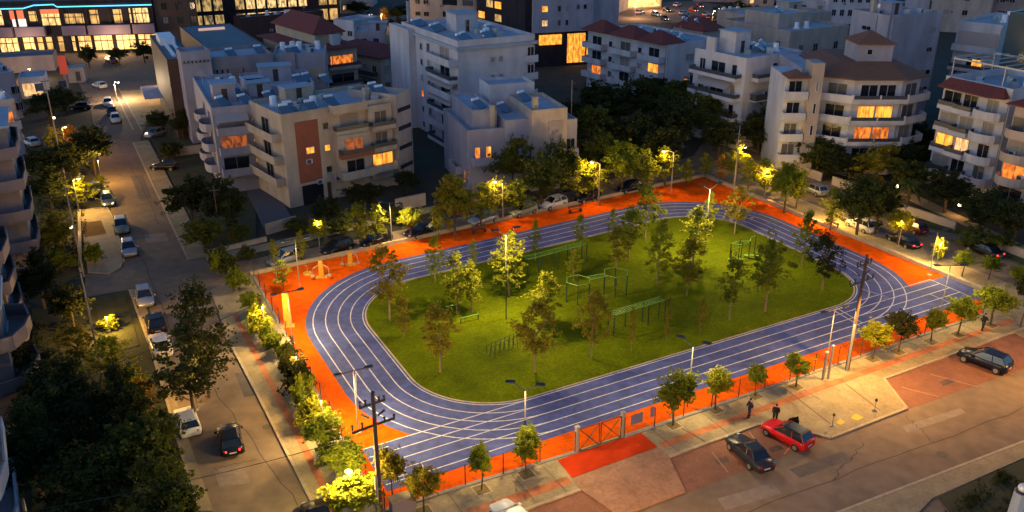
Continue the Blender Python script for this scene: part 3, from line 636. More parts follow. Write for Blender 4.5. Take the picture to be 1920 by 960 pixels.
# dark gardens
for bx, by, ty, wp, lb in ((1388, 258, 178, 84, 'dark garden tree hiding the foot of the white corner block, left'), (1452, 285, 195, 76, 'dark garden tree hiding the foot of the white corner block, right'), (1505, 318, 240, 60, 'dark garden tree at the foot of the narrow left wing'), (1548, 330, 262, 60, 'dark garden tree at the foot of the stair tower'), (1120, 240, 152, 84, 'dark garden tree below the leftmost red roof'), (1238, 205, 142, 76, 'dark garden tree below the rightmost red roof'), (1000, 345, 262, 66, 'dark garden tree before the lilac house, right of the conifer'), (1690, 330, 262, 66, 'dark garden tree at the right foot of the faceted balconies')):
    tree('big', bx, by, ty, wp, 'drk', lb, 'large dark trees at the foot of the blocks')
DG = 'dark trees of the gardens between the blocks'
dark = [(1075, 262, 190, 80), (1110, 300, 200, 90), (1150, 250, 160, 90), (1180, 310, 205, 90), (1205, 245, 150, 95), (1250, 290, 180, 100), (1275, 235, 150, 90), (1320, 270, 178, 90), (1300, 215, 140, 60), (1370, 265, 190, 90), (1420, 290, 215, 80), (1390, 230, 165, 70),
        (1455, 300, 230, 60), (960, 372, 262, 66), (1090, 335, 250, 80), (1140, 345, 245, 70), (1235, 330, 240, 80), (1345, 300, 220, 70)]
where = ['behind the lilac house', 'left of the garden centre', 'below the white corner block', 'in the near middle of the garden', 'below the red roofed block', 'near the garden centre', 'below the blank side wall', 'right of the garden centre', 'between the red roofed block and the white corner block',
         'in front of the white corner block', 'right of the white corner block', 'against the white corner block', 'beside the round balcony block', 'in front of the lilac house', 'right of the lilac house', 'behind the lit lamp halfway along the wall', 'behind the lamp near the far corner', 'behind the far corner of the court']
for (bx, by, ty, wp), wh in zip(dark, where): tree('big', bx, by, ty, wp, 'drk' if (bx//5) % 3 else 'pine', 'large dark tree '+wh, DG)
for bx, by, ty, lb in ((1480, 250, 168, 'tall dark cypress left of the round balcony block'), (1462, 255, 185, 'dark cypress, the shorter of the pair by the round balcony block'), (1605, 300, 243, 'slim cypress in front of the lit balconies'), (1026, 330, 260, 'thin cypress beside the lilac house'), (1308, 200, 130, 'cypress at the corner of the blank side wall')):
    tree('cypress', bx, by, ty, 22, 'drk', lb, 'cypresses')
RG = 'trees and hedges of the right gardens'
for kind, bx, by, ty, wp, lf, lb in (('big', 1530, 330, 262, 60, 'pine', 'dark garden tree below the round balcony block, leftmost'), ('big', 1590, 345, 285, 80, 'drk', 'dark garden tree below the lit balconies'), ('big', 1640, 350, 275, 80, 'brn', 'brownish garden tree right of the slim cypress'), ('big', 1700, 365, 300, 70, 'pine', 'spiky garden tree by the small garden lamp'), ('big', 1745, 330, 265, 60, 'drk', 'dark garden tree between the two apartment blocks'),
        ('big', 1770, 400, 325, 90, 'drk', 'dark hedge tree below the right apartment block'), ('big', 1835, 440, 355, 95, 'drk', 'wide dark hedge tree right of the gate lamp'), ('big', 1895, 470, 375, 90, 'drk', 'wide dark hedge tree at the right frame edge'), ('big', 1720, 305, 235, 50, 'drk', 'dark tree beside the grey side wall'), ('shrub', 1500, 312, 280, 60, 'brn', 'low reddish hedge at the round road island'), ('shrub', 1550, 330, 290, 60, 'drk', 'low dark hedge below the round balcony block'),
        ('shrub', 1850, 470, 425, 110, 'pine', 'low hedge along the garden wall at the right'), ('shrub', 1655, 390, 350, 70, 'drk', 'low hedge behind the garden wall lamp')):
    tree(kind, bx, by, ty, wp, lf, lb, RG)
LG = 'trees and shrubs of the left gardens'
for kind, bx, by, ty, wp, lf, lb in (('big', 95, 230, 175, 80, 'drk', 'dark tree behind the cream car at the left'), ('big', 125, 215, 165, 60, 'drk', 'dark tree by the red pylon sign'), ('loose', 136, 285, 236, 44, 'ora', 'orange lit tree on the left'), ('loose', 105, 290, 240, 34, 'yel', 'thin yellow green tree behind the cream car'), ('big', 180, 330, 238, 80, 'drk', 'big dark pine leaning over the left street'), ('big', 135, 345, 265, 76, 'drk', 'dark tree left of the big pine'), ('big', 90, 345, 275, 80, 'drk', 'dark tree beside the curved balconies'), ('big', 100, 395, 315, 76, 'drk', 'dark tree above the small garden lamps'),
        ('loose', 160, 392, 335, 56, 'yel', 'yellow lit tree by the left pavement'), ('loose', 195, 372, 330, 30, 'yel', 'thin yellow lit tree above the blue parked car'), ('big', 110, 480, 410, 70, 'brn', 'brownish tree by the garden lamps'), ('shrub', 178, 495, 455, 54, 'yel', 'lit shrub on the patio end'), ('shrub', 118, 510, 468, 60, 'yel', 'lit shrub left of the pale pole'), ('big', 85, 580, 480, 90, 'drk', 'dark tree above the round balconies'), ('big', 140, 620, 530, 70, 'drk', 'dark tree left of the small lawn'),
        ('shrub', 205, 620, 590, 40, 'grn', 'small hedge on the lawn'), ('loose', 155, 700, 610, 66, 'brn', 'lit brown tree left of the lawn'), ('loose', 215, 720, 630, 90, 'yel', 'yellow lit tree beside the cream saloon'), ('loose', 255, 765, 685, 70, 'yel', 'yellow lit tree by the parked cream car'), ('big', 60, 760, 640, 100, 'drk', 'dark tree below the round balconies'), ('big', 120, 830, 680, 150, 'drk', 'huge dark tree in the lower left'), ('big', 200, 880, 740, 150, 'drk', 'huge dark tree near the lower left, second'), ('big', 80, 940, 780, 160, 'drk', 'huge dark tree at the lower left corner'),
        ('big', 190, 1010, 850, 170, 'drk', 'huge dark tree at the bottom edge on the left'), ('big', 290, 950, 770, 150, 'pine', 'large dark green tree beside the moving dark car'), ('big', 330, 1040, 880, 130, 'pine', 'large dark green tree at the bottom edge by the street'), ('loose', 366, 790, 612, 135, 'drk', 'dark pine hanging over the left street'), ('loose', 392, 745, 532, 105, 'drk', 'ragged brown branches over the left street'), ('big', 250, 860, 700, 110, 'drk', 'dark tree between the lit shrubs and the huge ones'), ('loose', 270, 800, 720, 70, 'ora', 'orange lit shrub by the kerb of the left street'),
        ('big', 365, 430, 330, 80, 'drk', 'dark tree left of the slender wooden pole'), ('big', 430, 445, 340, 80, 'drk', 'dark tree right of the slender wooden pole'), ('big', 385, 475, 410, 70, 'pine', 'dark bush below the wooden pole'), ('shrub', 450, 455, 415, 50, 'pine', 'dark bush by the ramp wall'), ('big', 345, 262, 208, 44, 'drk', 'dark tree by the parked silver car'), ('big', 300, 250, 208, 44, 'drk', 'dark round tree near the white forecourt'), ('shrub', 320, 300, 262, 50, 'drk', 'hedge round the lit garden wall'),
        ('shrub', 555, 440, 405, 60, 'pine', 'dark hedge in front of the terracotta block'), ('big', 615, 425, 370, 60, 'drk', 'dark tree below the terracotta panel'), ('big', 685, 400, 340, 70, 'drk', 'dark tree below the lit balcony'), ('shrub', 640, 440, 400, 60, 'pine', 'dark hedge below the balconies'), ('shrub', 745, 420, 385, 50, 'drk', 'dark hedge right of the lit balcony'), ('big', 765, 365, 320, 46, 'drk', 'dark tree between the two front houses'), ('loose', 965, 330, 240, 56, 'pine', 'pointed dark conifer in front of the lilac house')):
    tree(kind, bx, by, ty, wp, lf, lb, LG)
CG = 'trees beyond the blocks'
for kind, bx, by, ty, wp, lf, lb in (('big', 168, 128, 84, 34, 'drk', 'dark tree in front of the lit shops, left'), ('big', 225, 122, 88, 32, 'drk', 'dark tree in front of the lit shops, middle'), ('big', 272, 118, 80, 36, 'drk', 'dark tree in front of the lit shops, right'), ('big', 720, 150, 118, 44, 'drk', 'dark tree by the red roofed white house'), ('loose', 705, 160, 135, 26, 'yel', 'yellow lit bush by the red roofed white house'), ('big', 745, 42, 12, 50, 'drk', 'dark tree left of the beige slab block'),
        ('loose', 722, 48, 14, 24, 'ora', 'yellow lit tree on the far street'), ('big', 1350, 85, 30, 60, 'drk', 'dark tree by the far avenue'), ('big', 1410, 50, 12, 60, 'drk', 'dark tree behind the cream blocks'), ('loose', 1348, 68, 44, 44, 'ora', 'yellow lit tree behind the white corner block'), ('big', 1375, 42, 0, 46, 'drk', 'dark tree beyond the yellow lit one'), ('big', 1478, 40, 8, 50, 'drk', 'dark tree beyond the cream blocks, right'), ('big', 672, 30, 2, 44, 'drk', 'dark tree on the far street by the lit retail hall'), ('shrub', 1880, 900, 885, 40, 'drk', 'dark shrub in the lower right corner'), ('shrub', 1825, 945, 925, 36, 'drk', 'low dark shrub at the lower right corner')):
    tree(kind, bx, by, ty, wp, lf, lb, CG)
for kind in PROTO:
    for p, km in PROTO[kind]:
        if p.name not in USED:
            for c in km[p.name]: bpy.data.objects.remove(c)
            bpy.data.objects.remove(p)
# palm
g = G(1698, 395); t = thing('palm_tree', 'palm tree behind the garden wall at the right', 'tree', g); rnd = random.Random(5)
mb = MB(); mb.tube([(0, 0, 0), (.1, 0, 3.6)], .2, 7, r2=.15); mb.build('trunk', M['bark'], t); mb = MB()
for i in range(26):
    a = i*2.4; el = rnd.uniform(-.2, 1.1); L = 2.3; pts = []
    for k in range(7): s = k/6; pts.append(Vector((.1+math.cos(a)*L*s*math.cos(el), math.sin(a)*L*s*math.cos(el), 3.6+L*s*math.sin(el)-1.5*s*s)))
    e = Vector((-math.sin(a), math.cos(a), 0))
    for k in range(6): wv = .3*math.sin(math.pi*(k+.5)/6.5); mb.poly([pts[k]-e*wv-Vector((0, 0, wv*.5)), pts[k+1]-e*wv*.8-Vector((0, 0, wv*.5)), pts[k+1], pts[k]]); mb.poly([pts[k], pts[k+1], pts[k+1]+e*wv*.8-Vector((0, 0, wv*.5)), pts[k]+e*wv-Vector((0, 0, wv*.5))])
mb.build('crown', LEAF['pine'], t)
# rough ground cover in the darkest beds
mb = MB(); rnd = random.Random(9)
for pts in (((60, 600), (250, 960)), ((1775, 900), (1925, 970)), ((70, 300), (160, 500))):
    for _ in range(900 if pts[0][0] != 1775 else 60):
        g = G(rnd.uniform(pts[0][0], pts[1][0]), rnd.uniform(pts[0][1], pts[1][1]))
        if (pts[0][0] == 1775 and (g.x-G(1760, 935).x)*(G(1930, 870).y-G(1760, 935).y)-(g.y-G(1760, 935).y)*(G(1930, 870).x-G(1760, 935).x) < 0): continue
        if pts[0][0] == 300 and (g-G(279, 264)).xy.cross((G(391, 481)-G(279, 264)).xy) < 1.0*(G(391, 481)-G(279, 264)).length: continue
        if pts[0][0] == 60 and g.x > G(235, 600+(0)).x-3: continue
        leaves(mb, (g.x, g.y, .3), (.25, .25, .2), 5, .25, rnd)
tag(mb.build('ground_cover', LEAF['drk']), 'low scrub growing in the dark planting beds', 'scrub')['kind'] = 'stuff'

# ================================================================ CARS
def paint(n, c, met=.0): return mat('paint_'+n, c, .3, metal=met, spec=.35)
PAINT = {'black': paint('black', (.006, .006, .008)), 'navy': paint('navy', (.006, .009, .02)), 'red': paint('red', (.55, .01, .012), 0), 'white': paint('white', (.62, .60, .56), 0), 'silver': paint('silver', (.36, .37, .38), .5), 'grey': paint('grey', (.022, .025, .03)), 'maroon': paint('maroon', (.12, .012, .015)), 'olive': paint('olive', (.22, .24, .17)), 'blue': paint('blue', (.06, .10, .2))}
def make_car(kind):
    t = thing('parked_car', 'car', 'car')
    hatch = kind != 'saloon'; Lr = 2.05 if hatch else 2.3; hz = 1.48 if kind == 'hatch' else (1.62 if kind == 'suv' else 1.42); bz = .92 if kind != 'suv' else 1.02
    if hatch: st = [(-Lr, .66, .80), (-Lr+.05, .78, .95), (-1.5, .86, bz), (.75, .88, bz-.02), (1.3, .86, .84), (1.8, .80, .74), (2.0, .66, .62)]
    else: st = [(-Lr, .64, .74), (-Lr+.1, .78, .92), (-1.7, .86, .96), (-1.2, .88, .95), (.8, .88, .90), (1.5, .86, .82), (2.05, .78, .70), (2.25, .62, .56)]
    mb = MB(); rows = []
    for x, wd, zt in st:
        zb = .22 if abs(x) < 1.7 else .3
        rows.append([(x, -wd*.9, zb), (x, -wd, .5), (x, -wd*.98, zt*.86), (x, -wd*.88, zt), (x, 0, zt+.035), (x, wd*.88, zt), (x, wd*.98, zt*.86), (x, wd, .5), (x, wd*.9, zb)])
    n = len(rows[0])
    for r in rows: mb.v += r
    for i in range(len(rows)-1):
        for j in range(n): k = (j+1) % n; mb.f.append((i*n+j, i*n+k, (i+1)*n+k, (i+1)*n+j)); mb.m.append(0)
    mb.f.append(tuple(range(n-1, -1, -1))); mb.f.append(tuple(range((len(rows)-1)*n, len(rows)*n))); mb.m += [0, 0]
    xr0, xr1 = (-Lr+.1, -Lr+.55) if hatch else (-1.75, -1.05)
    mb.build('body', PAINT['black'], t, smooth=True)
    base = [(xr0, -.76), (.9, -.78), (.9, .78), (xr0, .76)]; top = [(xr1, -.58), (.05, -.6), (.05, .6), (xr1, .58)]
    mb = MB(); mb.prism(base, bz-.06, hz-.04, top=top); mb.build('window', M['glass'], t)
    mb = MB(); e = .035
    mb.prism([(xr1-.06, -.61), (.1, -.63), (.1, .63), (xr1-.06, .61)], hz-.06, hz, top=[(xr1+.12, -.5), (-.1, -.52), (-.1, .52), (xr1+.12, .5)]); mb.build('roof', PAINT['black'], t)
    for s in (-1, 1):
        for (bx, by), (tx, ty) in ((base[0], top[0]), (base[1], top[1]), (((xr1-.2)*.5, .775), (xr1*.5, .6))):
            mb = MB(); mb.tube([(bx, s*abs(by), bz-.05), (tx, s*abs(ty), hz-.04)], e, 4); mb.build('pillar', PAINT['black'], t)
    for s in (-1, 1):
        for x in (-1.3, 1.3):
            mb = MB(); mb.tube([(x, s*.70, .32), (x, s*.895, .32)], .32, 14); wh = mb.build('wheel', M['rubber'], t)
            mb = MB(); mb.tube([(x, s*.89, .32), (x, s*.905, .32)], .19, 10); mb.build('rim', M['rim'], wh)
        mb = MB(); fx = st[-1][0]; mb.prism([(fx-.14, s*.42), (fx+.03, s*.42), (fx-.04, s*.64), (fx-.24, s*.70)][::s], .52, .66); mb.build('headlight', M['headoff'], t)
        mb = MB(); rx = st[0][0]; mb.prism([(rx-.02, s*.44), (rx+.14, s*.44), (rx+.2, s*.74), (rx+.02, s*.66)][::-s], .66, .82); mb.build('taillight', M['tailoff'], t)
        mb = MB(); mb.box(.55, .72, min(s*.9, s*1.06), max(s*.9, s*1.06), bz-.06, bz+.07); mb.build('mirror', PAINT['black'], t)
    mb = MB(); mb.box(st[0][0]-.02, st[0][0]+.02, -.26, .26, .5, .62); mb.build('number_plate', M['line'], t)
    return t, kidmap(t)
CP = {k: make_car(k) for k in ('saloon', 'hatch', 'suv')}; CUSED = set()
def car(kind, c, front, colr, label, group=None, sc_=1.0, roof=None, lights=None, zz=.0):
    a = G(*c); f = G(*front); ang = math.atan2(f.y-a.y, f.x-a.x); p, km = CP[kind]; m = PAINT[colr]
    mm = {'body': m, 'roof': PAINT[roof] if roof else m, 'pillar': m, 'mirror': m, 'headlight': M['headoff'], 'taillight': M['tailoff']}
    if lights: mm['taillight'] = M['tail']
    if lights == 'both': mm['headlight'] = M['head']
    loc = (a.x, a.y, zz)
    if p.name in CUSED: r = dup(p, km, loc, ang, (sc_,)*3, label, group, mm)
    else:
        CUSED.add(p.name); r = p; p.location = loc; p.rotation_euler = (0, 0, ang); p.scale = (sc_,)*3; p['label'] = label
        for ch in km[p.name]:
            q = mm.get(ch.name.split('.')[0])
            if q: ch.material_slots[0].link = 'OBJECT'; ch.material_slots[0].material = q
    if group: r['group'] = group
    return r
car('saloon', (1403, 858), (1370, 826), 'grey', 'dark grey saloon parked in the red bays beside the red car')
redcar = car('hatch', (1474, 824), (1440, 806), 'red', 'red hatchback with a black roof and its far door open', roof='black')
car('hatch', (1843, 684), (1800, 668), 'navy', 'dark navy hatchback parked in the right bays', sc_=1.08)
mv = car('hatch', (433, 833), (424, 790), 'navy', 'dark car driving away with red tail lights on', lights='tail')
car('hatch', (352, 800), (338, 762), 'white', 'cream hatchback half hidden by trees, facing away', 'cars parked along the left street')
car('saloon', (302, 655), (291, 628), 'white', 'cream saloon parked behind the dark blue car', 'cars parked along the left street')
car('suv', (293, 614), (286, 590), 'navy', 'dark blue car parked between the silver and the cream one', 'cars parked along the left street')
car('hatch', (273, 566), (278, 590), 'silver', 'silver hatchback nearest the side road, facing the camera', 'cars parked along the left street')
car('hatch', (243, 474), (247, 492), 'silver', 'pale silver hatchback beside the orange lit patio', 'cars parked along the left street')
car('suv', (229, 432), (233, 452), 'olive', 'grey green car with a white roof on the upper left street', 'cars parked along the left street', roof='white')
car('hatch', (203, 382), (207, 400), 'olive', 'small car with headlights on near the yellow lit tree', 'cars parked along the left street', lights='both')
car('hatch', (184, 362), (188, 380), 'blue', 'blue car behind the one with headlights on', 'cars parked along the left street')
for c, f, co, lb in (((187, 165), (180, 163), 'white', 'white car turning at the crossing below the shops'), ((203, 198), (205, 210), 'silver', 'silver car first in the row below the crossing'), ((211, 215), (213, 225), 'black', 'black car second in the row below the crossing'), ((218, 228), (220, 238), 'white', 'white car third in the row below the crossing'),
                     ((292, 256), (280, 260), 'silver', 'silver car parked by the dark garden corner'), ((60, 272), (52, 268), 'white', 'cream car parked among the trees at the far left'), ((152, 205), (146, 205), 'black', 'dark car at the left side of the wide street'), ((308, 318), (300, 318), 'black', 'black car in the forecourt beside the garden wall')):
    car('hatch', c, f, co, lb, 'cars on the upper left street')
TG = 'cars parked along the street behind the court'
for k, c, f, co, lb in (('suv', (535, 493), (512, 500), 'silver', 'silver white car at the far left corner of the court'), ('suv', (632, 472), (608, 480), 'black', 'black car under the ball shaped tree'), ('suv', (705, 458), (680, 466), 'black', 'black car behind the thin T floodlight'), ('saloon', (790, 440), (765, 448), 'black', 'long black saloon in the middle of the row'),
                        ('hatch', (905, 418), (885, 424), 'silver', 'pale car left of the lamp above the left bench'), ('suv', (980, 402), (960, 408), 'olive', 'dull car right of the lamp above the left bench'), ('hatch', (1037, 388), (1020, 393), 'white', 'white car near the right bench'), ('hatch', (1100, 376), (1082, 381), 'navy', 'dark car behind the lamp halfway along the wall'), ('hatch', (1180, 358), (1162, 362), 'navy', 'dark car nearest the far corner of the court')):
    car(k, c, f, co, lb, TG)
QG = 'cars on the right street'
for k, c, f, co, lb in (('suv', (1613, 430), (1590, 420), 'white', 'white off road car parked beside the right wall'), ('saloon', (1692, 458), (1665, 445), 'black', 'large black saloon parked beside the right wall'), ('hatch', (1708, 432), (1690, 424), 'maroon', 'dark red car beyond the black saloon'), ('saloon', (1842, 476), (1815, 465), 'black', 'black saloon on the far right road'), ('hatch', (1526, 362), (1510, 355), 'silver', 'pale car on the bend of the right street')):
    car(k, c, f, co, lb, QG, lights='tail' if c[0] in (1692, 1842) else None)
car('hatch', (962, 985), (945, 968), 'white', 'white car whose roof just enters the bottom edge')
car('suv', (598, 985), (585, 955), 'black', 'black car at the bottom edge left of the brilliant yellow tree')
AV = 'cars on the far avenue'
for i, (x, y, co, lb) in enumerate(((60, 102, 'black', 'dark car before the shops, leftmost'), (330, 97, 'silver', 'silver car before the shops near the dark brick tower'), (100, 118, 'silver', 'car on the avenue left of the pylon sign'), (210, 118, 'maroon', 'dark red car before the lit shops'), (1270, 12, 'white', 'farthest white car on the bright avenue'), (1300, 22, 'red', 'red car on the bright avenue'), (1325, 30, 'silver', 'silver car on the bright avenue'), (1345, 18, 'black', 'black car on the bright avenue'), (1290, 36, 'grey', 'grey car on the bright avenue nearest the red roofs'), (1380, 28, 'red', 'red car on the right of the bright avenue'), (1200, 26, 'white', 'white car on the forecourt of the bright avenue'), (1230, 30, 'silver', 'silver car on the forecourt of the bright avenue'),
                              (705, 38, 'white', 'white car on the far middle street'), (690, 30, 'silver', 'silver car on the far middle street'), (730, 44, 'grey', 'grey car on the far middle street'))):
    car('hatch', (x, y), (x+8, y+(2 if i % 2 else -2)), co, lb, AV, lights='both' if i > 3 else None)

# ================================================================ PEOPLE
def skin_obj(name, verts, edges, rad, m, parent, sub=1):
    me = bpy.data.meshes.new(name); bm = bmesh.new(); lay = bm.verts.layers.skin.verify(); vs = [bm.verts.new(v) for v in verts]
    for a, b in edges: bm.edges.new((vs[a], vs[b]))
    for v, r in zip(vs, rad): v[lay].radius = (r, r)
    vs[0][lay].use_root = True; bm.to_mesh(me); bm.free(); me.materials.append(m)
    o = bpy.data.objects.new(name, me); C.objects.link(o); o.parent = parent
    o.modifiers.new('skin', 'SKIN'); s = o.modifiers.new('sub', 'SUBSURF'); s.levels = s.render_levels = sub; return o
def person(loc, ang, label, top, legs, stride=.15, bend=0.0, shirt=None):
    t = thing('person', label, 'person', loc, ang, 'people'); b = bend
    def q(x, y, z): return (x+b*max(0, z-.95)*.9, y, z-b*b*.25*max(0, z-.95))
    V = [q(0, 0, .95), q(0, 0, 1.2), q(0, 0, 1.42), q(.01, 0, 1.52), q(.03, 0, 1.64), q(.03, 0, 1.73)]; E = [(0, 1), (1, 2), (2, 3), (3, 4), (4, 5)]; Rr = [.14, .14, .15, .055, .095, .08]
    def chain(start, pts, rs):
        p = start
        for v, r in zip(pts, rs): V.append(v); Rr.append(r); E.append((p, len(V)-1)); p = len(V)-1
    for s in (-1, 1):
        f = stride*s
        chain(0, [(0, s*.1, .88), (f*.6+.03, s*.11, .5), (f-.03, s*.11, .09), (f+.14, s*.12, .05)], [.1, .065, .045, .04])
        chain(2, [q(0, s*.19, 1.4), q(-f*.5, s*.25, 1.14), q(-f*.7+.1, s*.24, .9)], [.06, .045, .035])
        hnd = len(V)-1; hx = V[hnd]
        for k, (dy, l) in enumerate(((-.03, .075), (-.01, .09), (.01, .085), (.03, .07))): chain(hnd, [(hx[0]+.02, hx[1]+dy, hx[2]-l)], [.009])
        chain(hnd, [(hx[0]+.05, hx[1]-s*.02, hx[2]-.04)], [.01])
    skin_obj('body', V, E, Rr, M['skin'], t)
    mb = MB(); hh = q(.02, 0, 1.7); mb.ball(hh, .1, .095, .1, 10, 6); mb.build('hair', M['hair'], t, True)
    mb = MB(); k0 = [q(.185*math.cos(a*.785), .22*math.sin(a*.785), .92) for a in range(8)]; 
    for i, (z, rx, ry) in enumerate(((.9, .17, .19), (1.1, .16, .19), (1.3, .17, .22), (1.44, .13, .2), (1.5, .07, .09))):
        for a in range(10): mb.v.append(q(rx*math.cos(a*.6283), ry*math.sin(a*.6283), z))
    for i in range(4):
        for a in range(10): j = (a+1) % 10; mb.f.append((i*10+a, i*10+j, i*10+10+j, i*10+10+a)); mb.m.append(0)
    for s in (-1, 1): f = stride*s; mb.tube([q(0, s*.18, 1.42), q(-f*.5, s*.25, 1.14), q(-f*.7+.09, s*.24, .95)], .075, 7, r2=.055)
    mb.build('jacket', top, t, True)
    mb = MB()
    for s in (-1, 1): f = stride*s; mb.tube([(0, s*.1, .96), (f*.6+.03, s*.11, .5), (f-.02, s*.11, .12)], .115, 8, r2=.07); 
    mb.build('trousers', legs, t, True)
    mb = MB()
    for s in (-1, 1): f = stride*s; mb.box(f-.1, f+.19, s*.12-.05, s*.12+.05, .0, .1)
    mb.build('shoe', M['rubber'], t); return t
g = G(1404, 784); person((g.x, g.y, .12), R(200), 'person standing on the pavement behind the dark grey saloon, in navy trousers', M['navy'], M['navy'], .12)
g = G(1841, 620); person((g.x, g.y, .12), R(35), 'person in black walking along the fence at the right', M['black'], M['black'], .28)
g = G(1452, 793); person((g.x, g.y, .12), R(250), 'person in dark clothes bending beside the bonnet of the red car', M['black'], M['black'], .05, .22)
g = G(488, 583); person((g.x, g.y, .06), R(-20), 'person in dark purple leaning by the left fence on the orange strip', mat('purplecloth', (.07, .03, .07), .9), M['black'], .1, .2)
# open far door of the red car
mb = MB(); mb.prism([(.55, 0), (.62, 0), (.12, .95), (.05, .93)], .3, .92); mb.prism([(.55, 0), (.6, 0), (.12, .93), (.07, .9)], .92, 1.35, top=[(.35, .05), (.39, .05), (.14, .8), (.10, .78)])
d = mb.build('open_door', PAINT['black'], redcar); d.location = (0, -.88 if False else -.0, 0)
fd = (G(1440, 806)-G(1474, 824)).normalized(); d.location = (.1, -.86, 0); d.scale = (1, -1, 1)

# ================================================================ COURT EQUIPMENT
def ring(cx, cy, r, n=6, a0=0): return [(cx+r*math.cos(a0+2*math.pi*i/n), cy+r*math.sin(a0+2*math.pi*i/n)) for i in range(n)]
def frame_thing(px, label, ang, name='climbing_frame'): g = G(*px); return thing(name, label, 'climbing frame', (g.x, g.y, .09), ang, 'green climbing frames on the grass')
def posts(t, pts, h, r=.055):
    for x, y in pts: mb = MB(); mb.tube([(x, y, 0), (x, y, h)], r, 6); mb.build('post', M['greend'], t)
ga = math.atan2(u0.y, u0.x)
c1 = G(1083, 563); c2 = G(1153, 548); dd = (c2-c1); Lh = dd.length; aa = math.atan2(dd.y, dd.x)
t = thing('climbing_frame', 'double hexagon climbing frame joined by a ladder', 'climbing frame', (c1.x, c1.y, .09), aa, 'green climbing frames on the grass')
hh = HZ(1078, 572, 532); hh = 2.2
for cx in (0, Lh):
    P6 = ring(cx, 0, 1.35, 6, R(0)); posts(t, P6, hh)
    mb = MB()
    for i in range(6): mb.tube([(*P6[i], hh), (*P6[(i+1) % 6], hh)], .036, 5)
    mb.build('top_ring', M['green'], t)
    i0 = (2 if cx == 0 else 5); a_, b_ = P6[i0], P6[(i0+1) % 6]; mb = MB()
    for k in range(6): mb.tube([(*a_, .3+k*.35), (*b_, .3+k*.35)], .03, 4)
    mb.build('side_rungs', M['green'], t)
mb = MB()
for s in (-.4, .4): mb.tube([(1.25, s, hh), (Lh-1.25, s, hh)], .04, 5)
x = 1.4
while x < Lh-1.3: mb.tube([(x, -.4, hh), (x, .4, hh)], .025, 4); x += .28
mb.build('ladder', M['green'], t)
def ladderframe(p, q, label, n=4, h=2.2, wd=.9):
    a, b = G(*p), G(*q); d = b-a; L = d.length; t = thing('climbing_frame', label, 'climbing frame', (a.x, a.y, .09), math.atan2(d.y, d.x), 'green climbing frames on the grass')
    posts(t, [(L*i/(n-1), s*wd/2) for i in range(n) for s in (-1, 1)], h)
    mb = MB()
    for s in (-1, 1): mb.tube([(0, s*wd/2, h), (L, s*wd/2, h)], .04, 5)
    x = 0
    while x <= L: mb.tube([(x, -wd/2, h+.001), (x, wd/2, h+.001)], .028, 4); x += .32
    mb.build('ladder', M['green'], t); return t
ladderframe((1145, 628), (1240, 598), 'long straight ladder frame nearest the front lanes')
ladderframe((985, 520), (1095, 490), 'long bar frame near the far lanes, behind the small yellow trees', 5)
def bars(p, label, spec, ang=ga):
    g = G(*p); t = thing('pull_up_bars', label, 'exercise bars', (g.x, g.y, .09), ang, 'green exercise bars'); return t
g = G(1388, 492); t = thing('pull_up_bars', 'stepped pull up bars beside two slanted benches', 'exercise bars', (g.x, g.y, .09), ga, 'green exercise bars')
pp = [(-1.9, -.4), (-1.0, .7), (-.2, -.2), (.4, .8), (1.4, .2), (2.1, .9), (3.0, 1.0)]; hs = [2.0, 2.2, 2.4, 2.5, 2.2, 2.3, 2.5]
for (x, y), h in zip(pp, hs): posts(t, [(x, y)], h)
mb = MB()
for i, j in ((0, 2), (1, 3), (2, 4), (3, 4), (4, 5), (5, 6), (1, 2)): mb.tube([(*pp[i], min(hs[i], hs[j])), (*pp[j], min(hs[i], hs[j]))], .04, 5)
mb.build('bar', M['green'], t)
for p, lb in (((1379, 494), 'left slanted green bench under the pull up bars'), ((1409, 487), 'right slanted green bench under the pull up bars')):
    g = G(*p); t = thing('exercise_bench', lb, 'exercise bench', (g.x, g.y, .09), R(-35), 'slanted exercise benches'); mb = MB()
    mb.v = [(-.9, -.2, .25), (.9, -.2, .6), (.9, .2, .6), (-.9, .2, .25), (-.9, -.2, .3), (.9, -.2, .66), (.9, .2, .66), (-.9, .2, .3)]; mb.f = [(0, 3, 2, 1), (4, 5, 6, 7), (0, 1, 5, 4), (1, 2, 6, 5), (2, 3, 7, 6), (3, 0, 4, 7)]; mb.m = [0]*6
    mb.build('board', M['green'], t); mb = MB(); mb.tube([(-.8, 0, 0), (-.8, 0, .27)], .05, 5); mb.tube([(.8, 0, 0), (.8, 0, .6)], .05, 5); mb.build('leg', M['greend'], t)
g = G(858, 600); t = thing('parallel_bars', 'low green parallel bars near the round brown tree', 'exercise bars', (g.x, g.y, .09), ga, 'green exercise bars'); mb = MB(); mb.tube([(-.9, .7, 1.3), (.7, .7, 1.3)], .05, 5); mb.tube([(-.2, -1.0, .6), (1.9, -1.0, .6)], .06, 5); mb.build('bar', M['green'], t)
posts(t, [(-.8, .7), (.6, .7)], 1.3); posts(t, [(-.1, -1.0), (1.8, -1.0)], .6)
g = G(945, 660); t = thing('step_rack', 'low dark rack of small posts in front of the round brown tree', 'exercise rack', (g.x, g.y, .09), ga+.1)
for i in range(7): posts(t, [(-1.5+i*.5, 0), (-1.5+i*.5, .6)], .8+.05*i, .03)
mb = MB(); mb.tube([(-1.5, 0, .8), (1.5, 0, 1.1)], .03, 4); mb.tube([(-1.5, .6, .8), (1.5, .6, 1.1)], .03, 4); mb.tube([(-1.5, 0, .3), (1.5, 0, .3)], .03, 4); mb.build('bar', M['greend'], t)
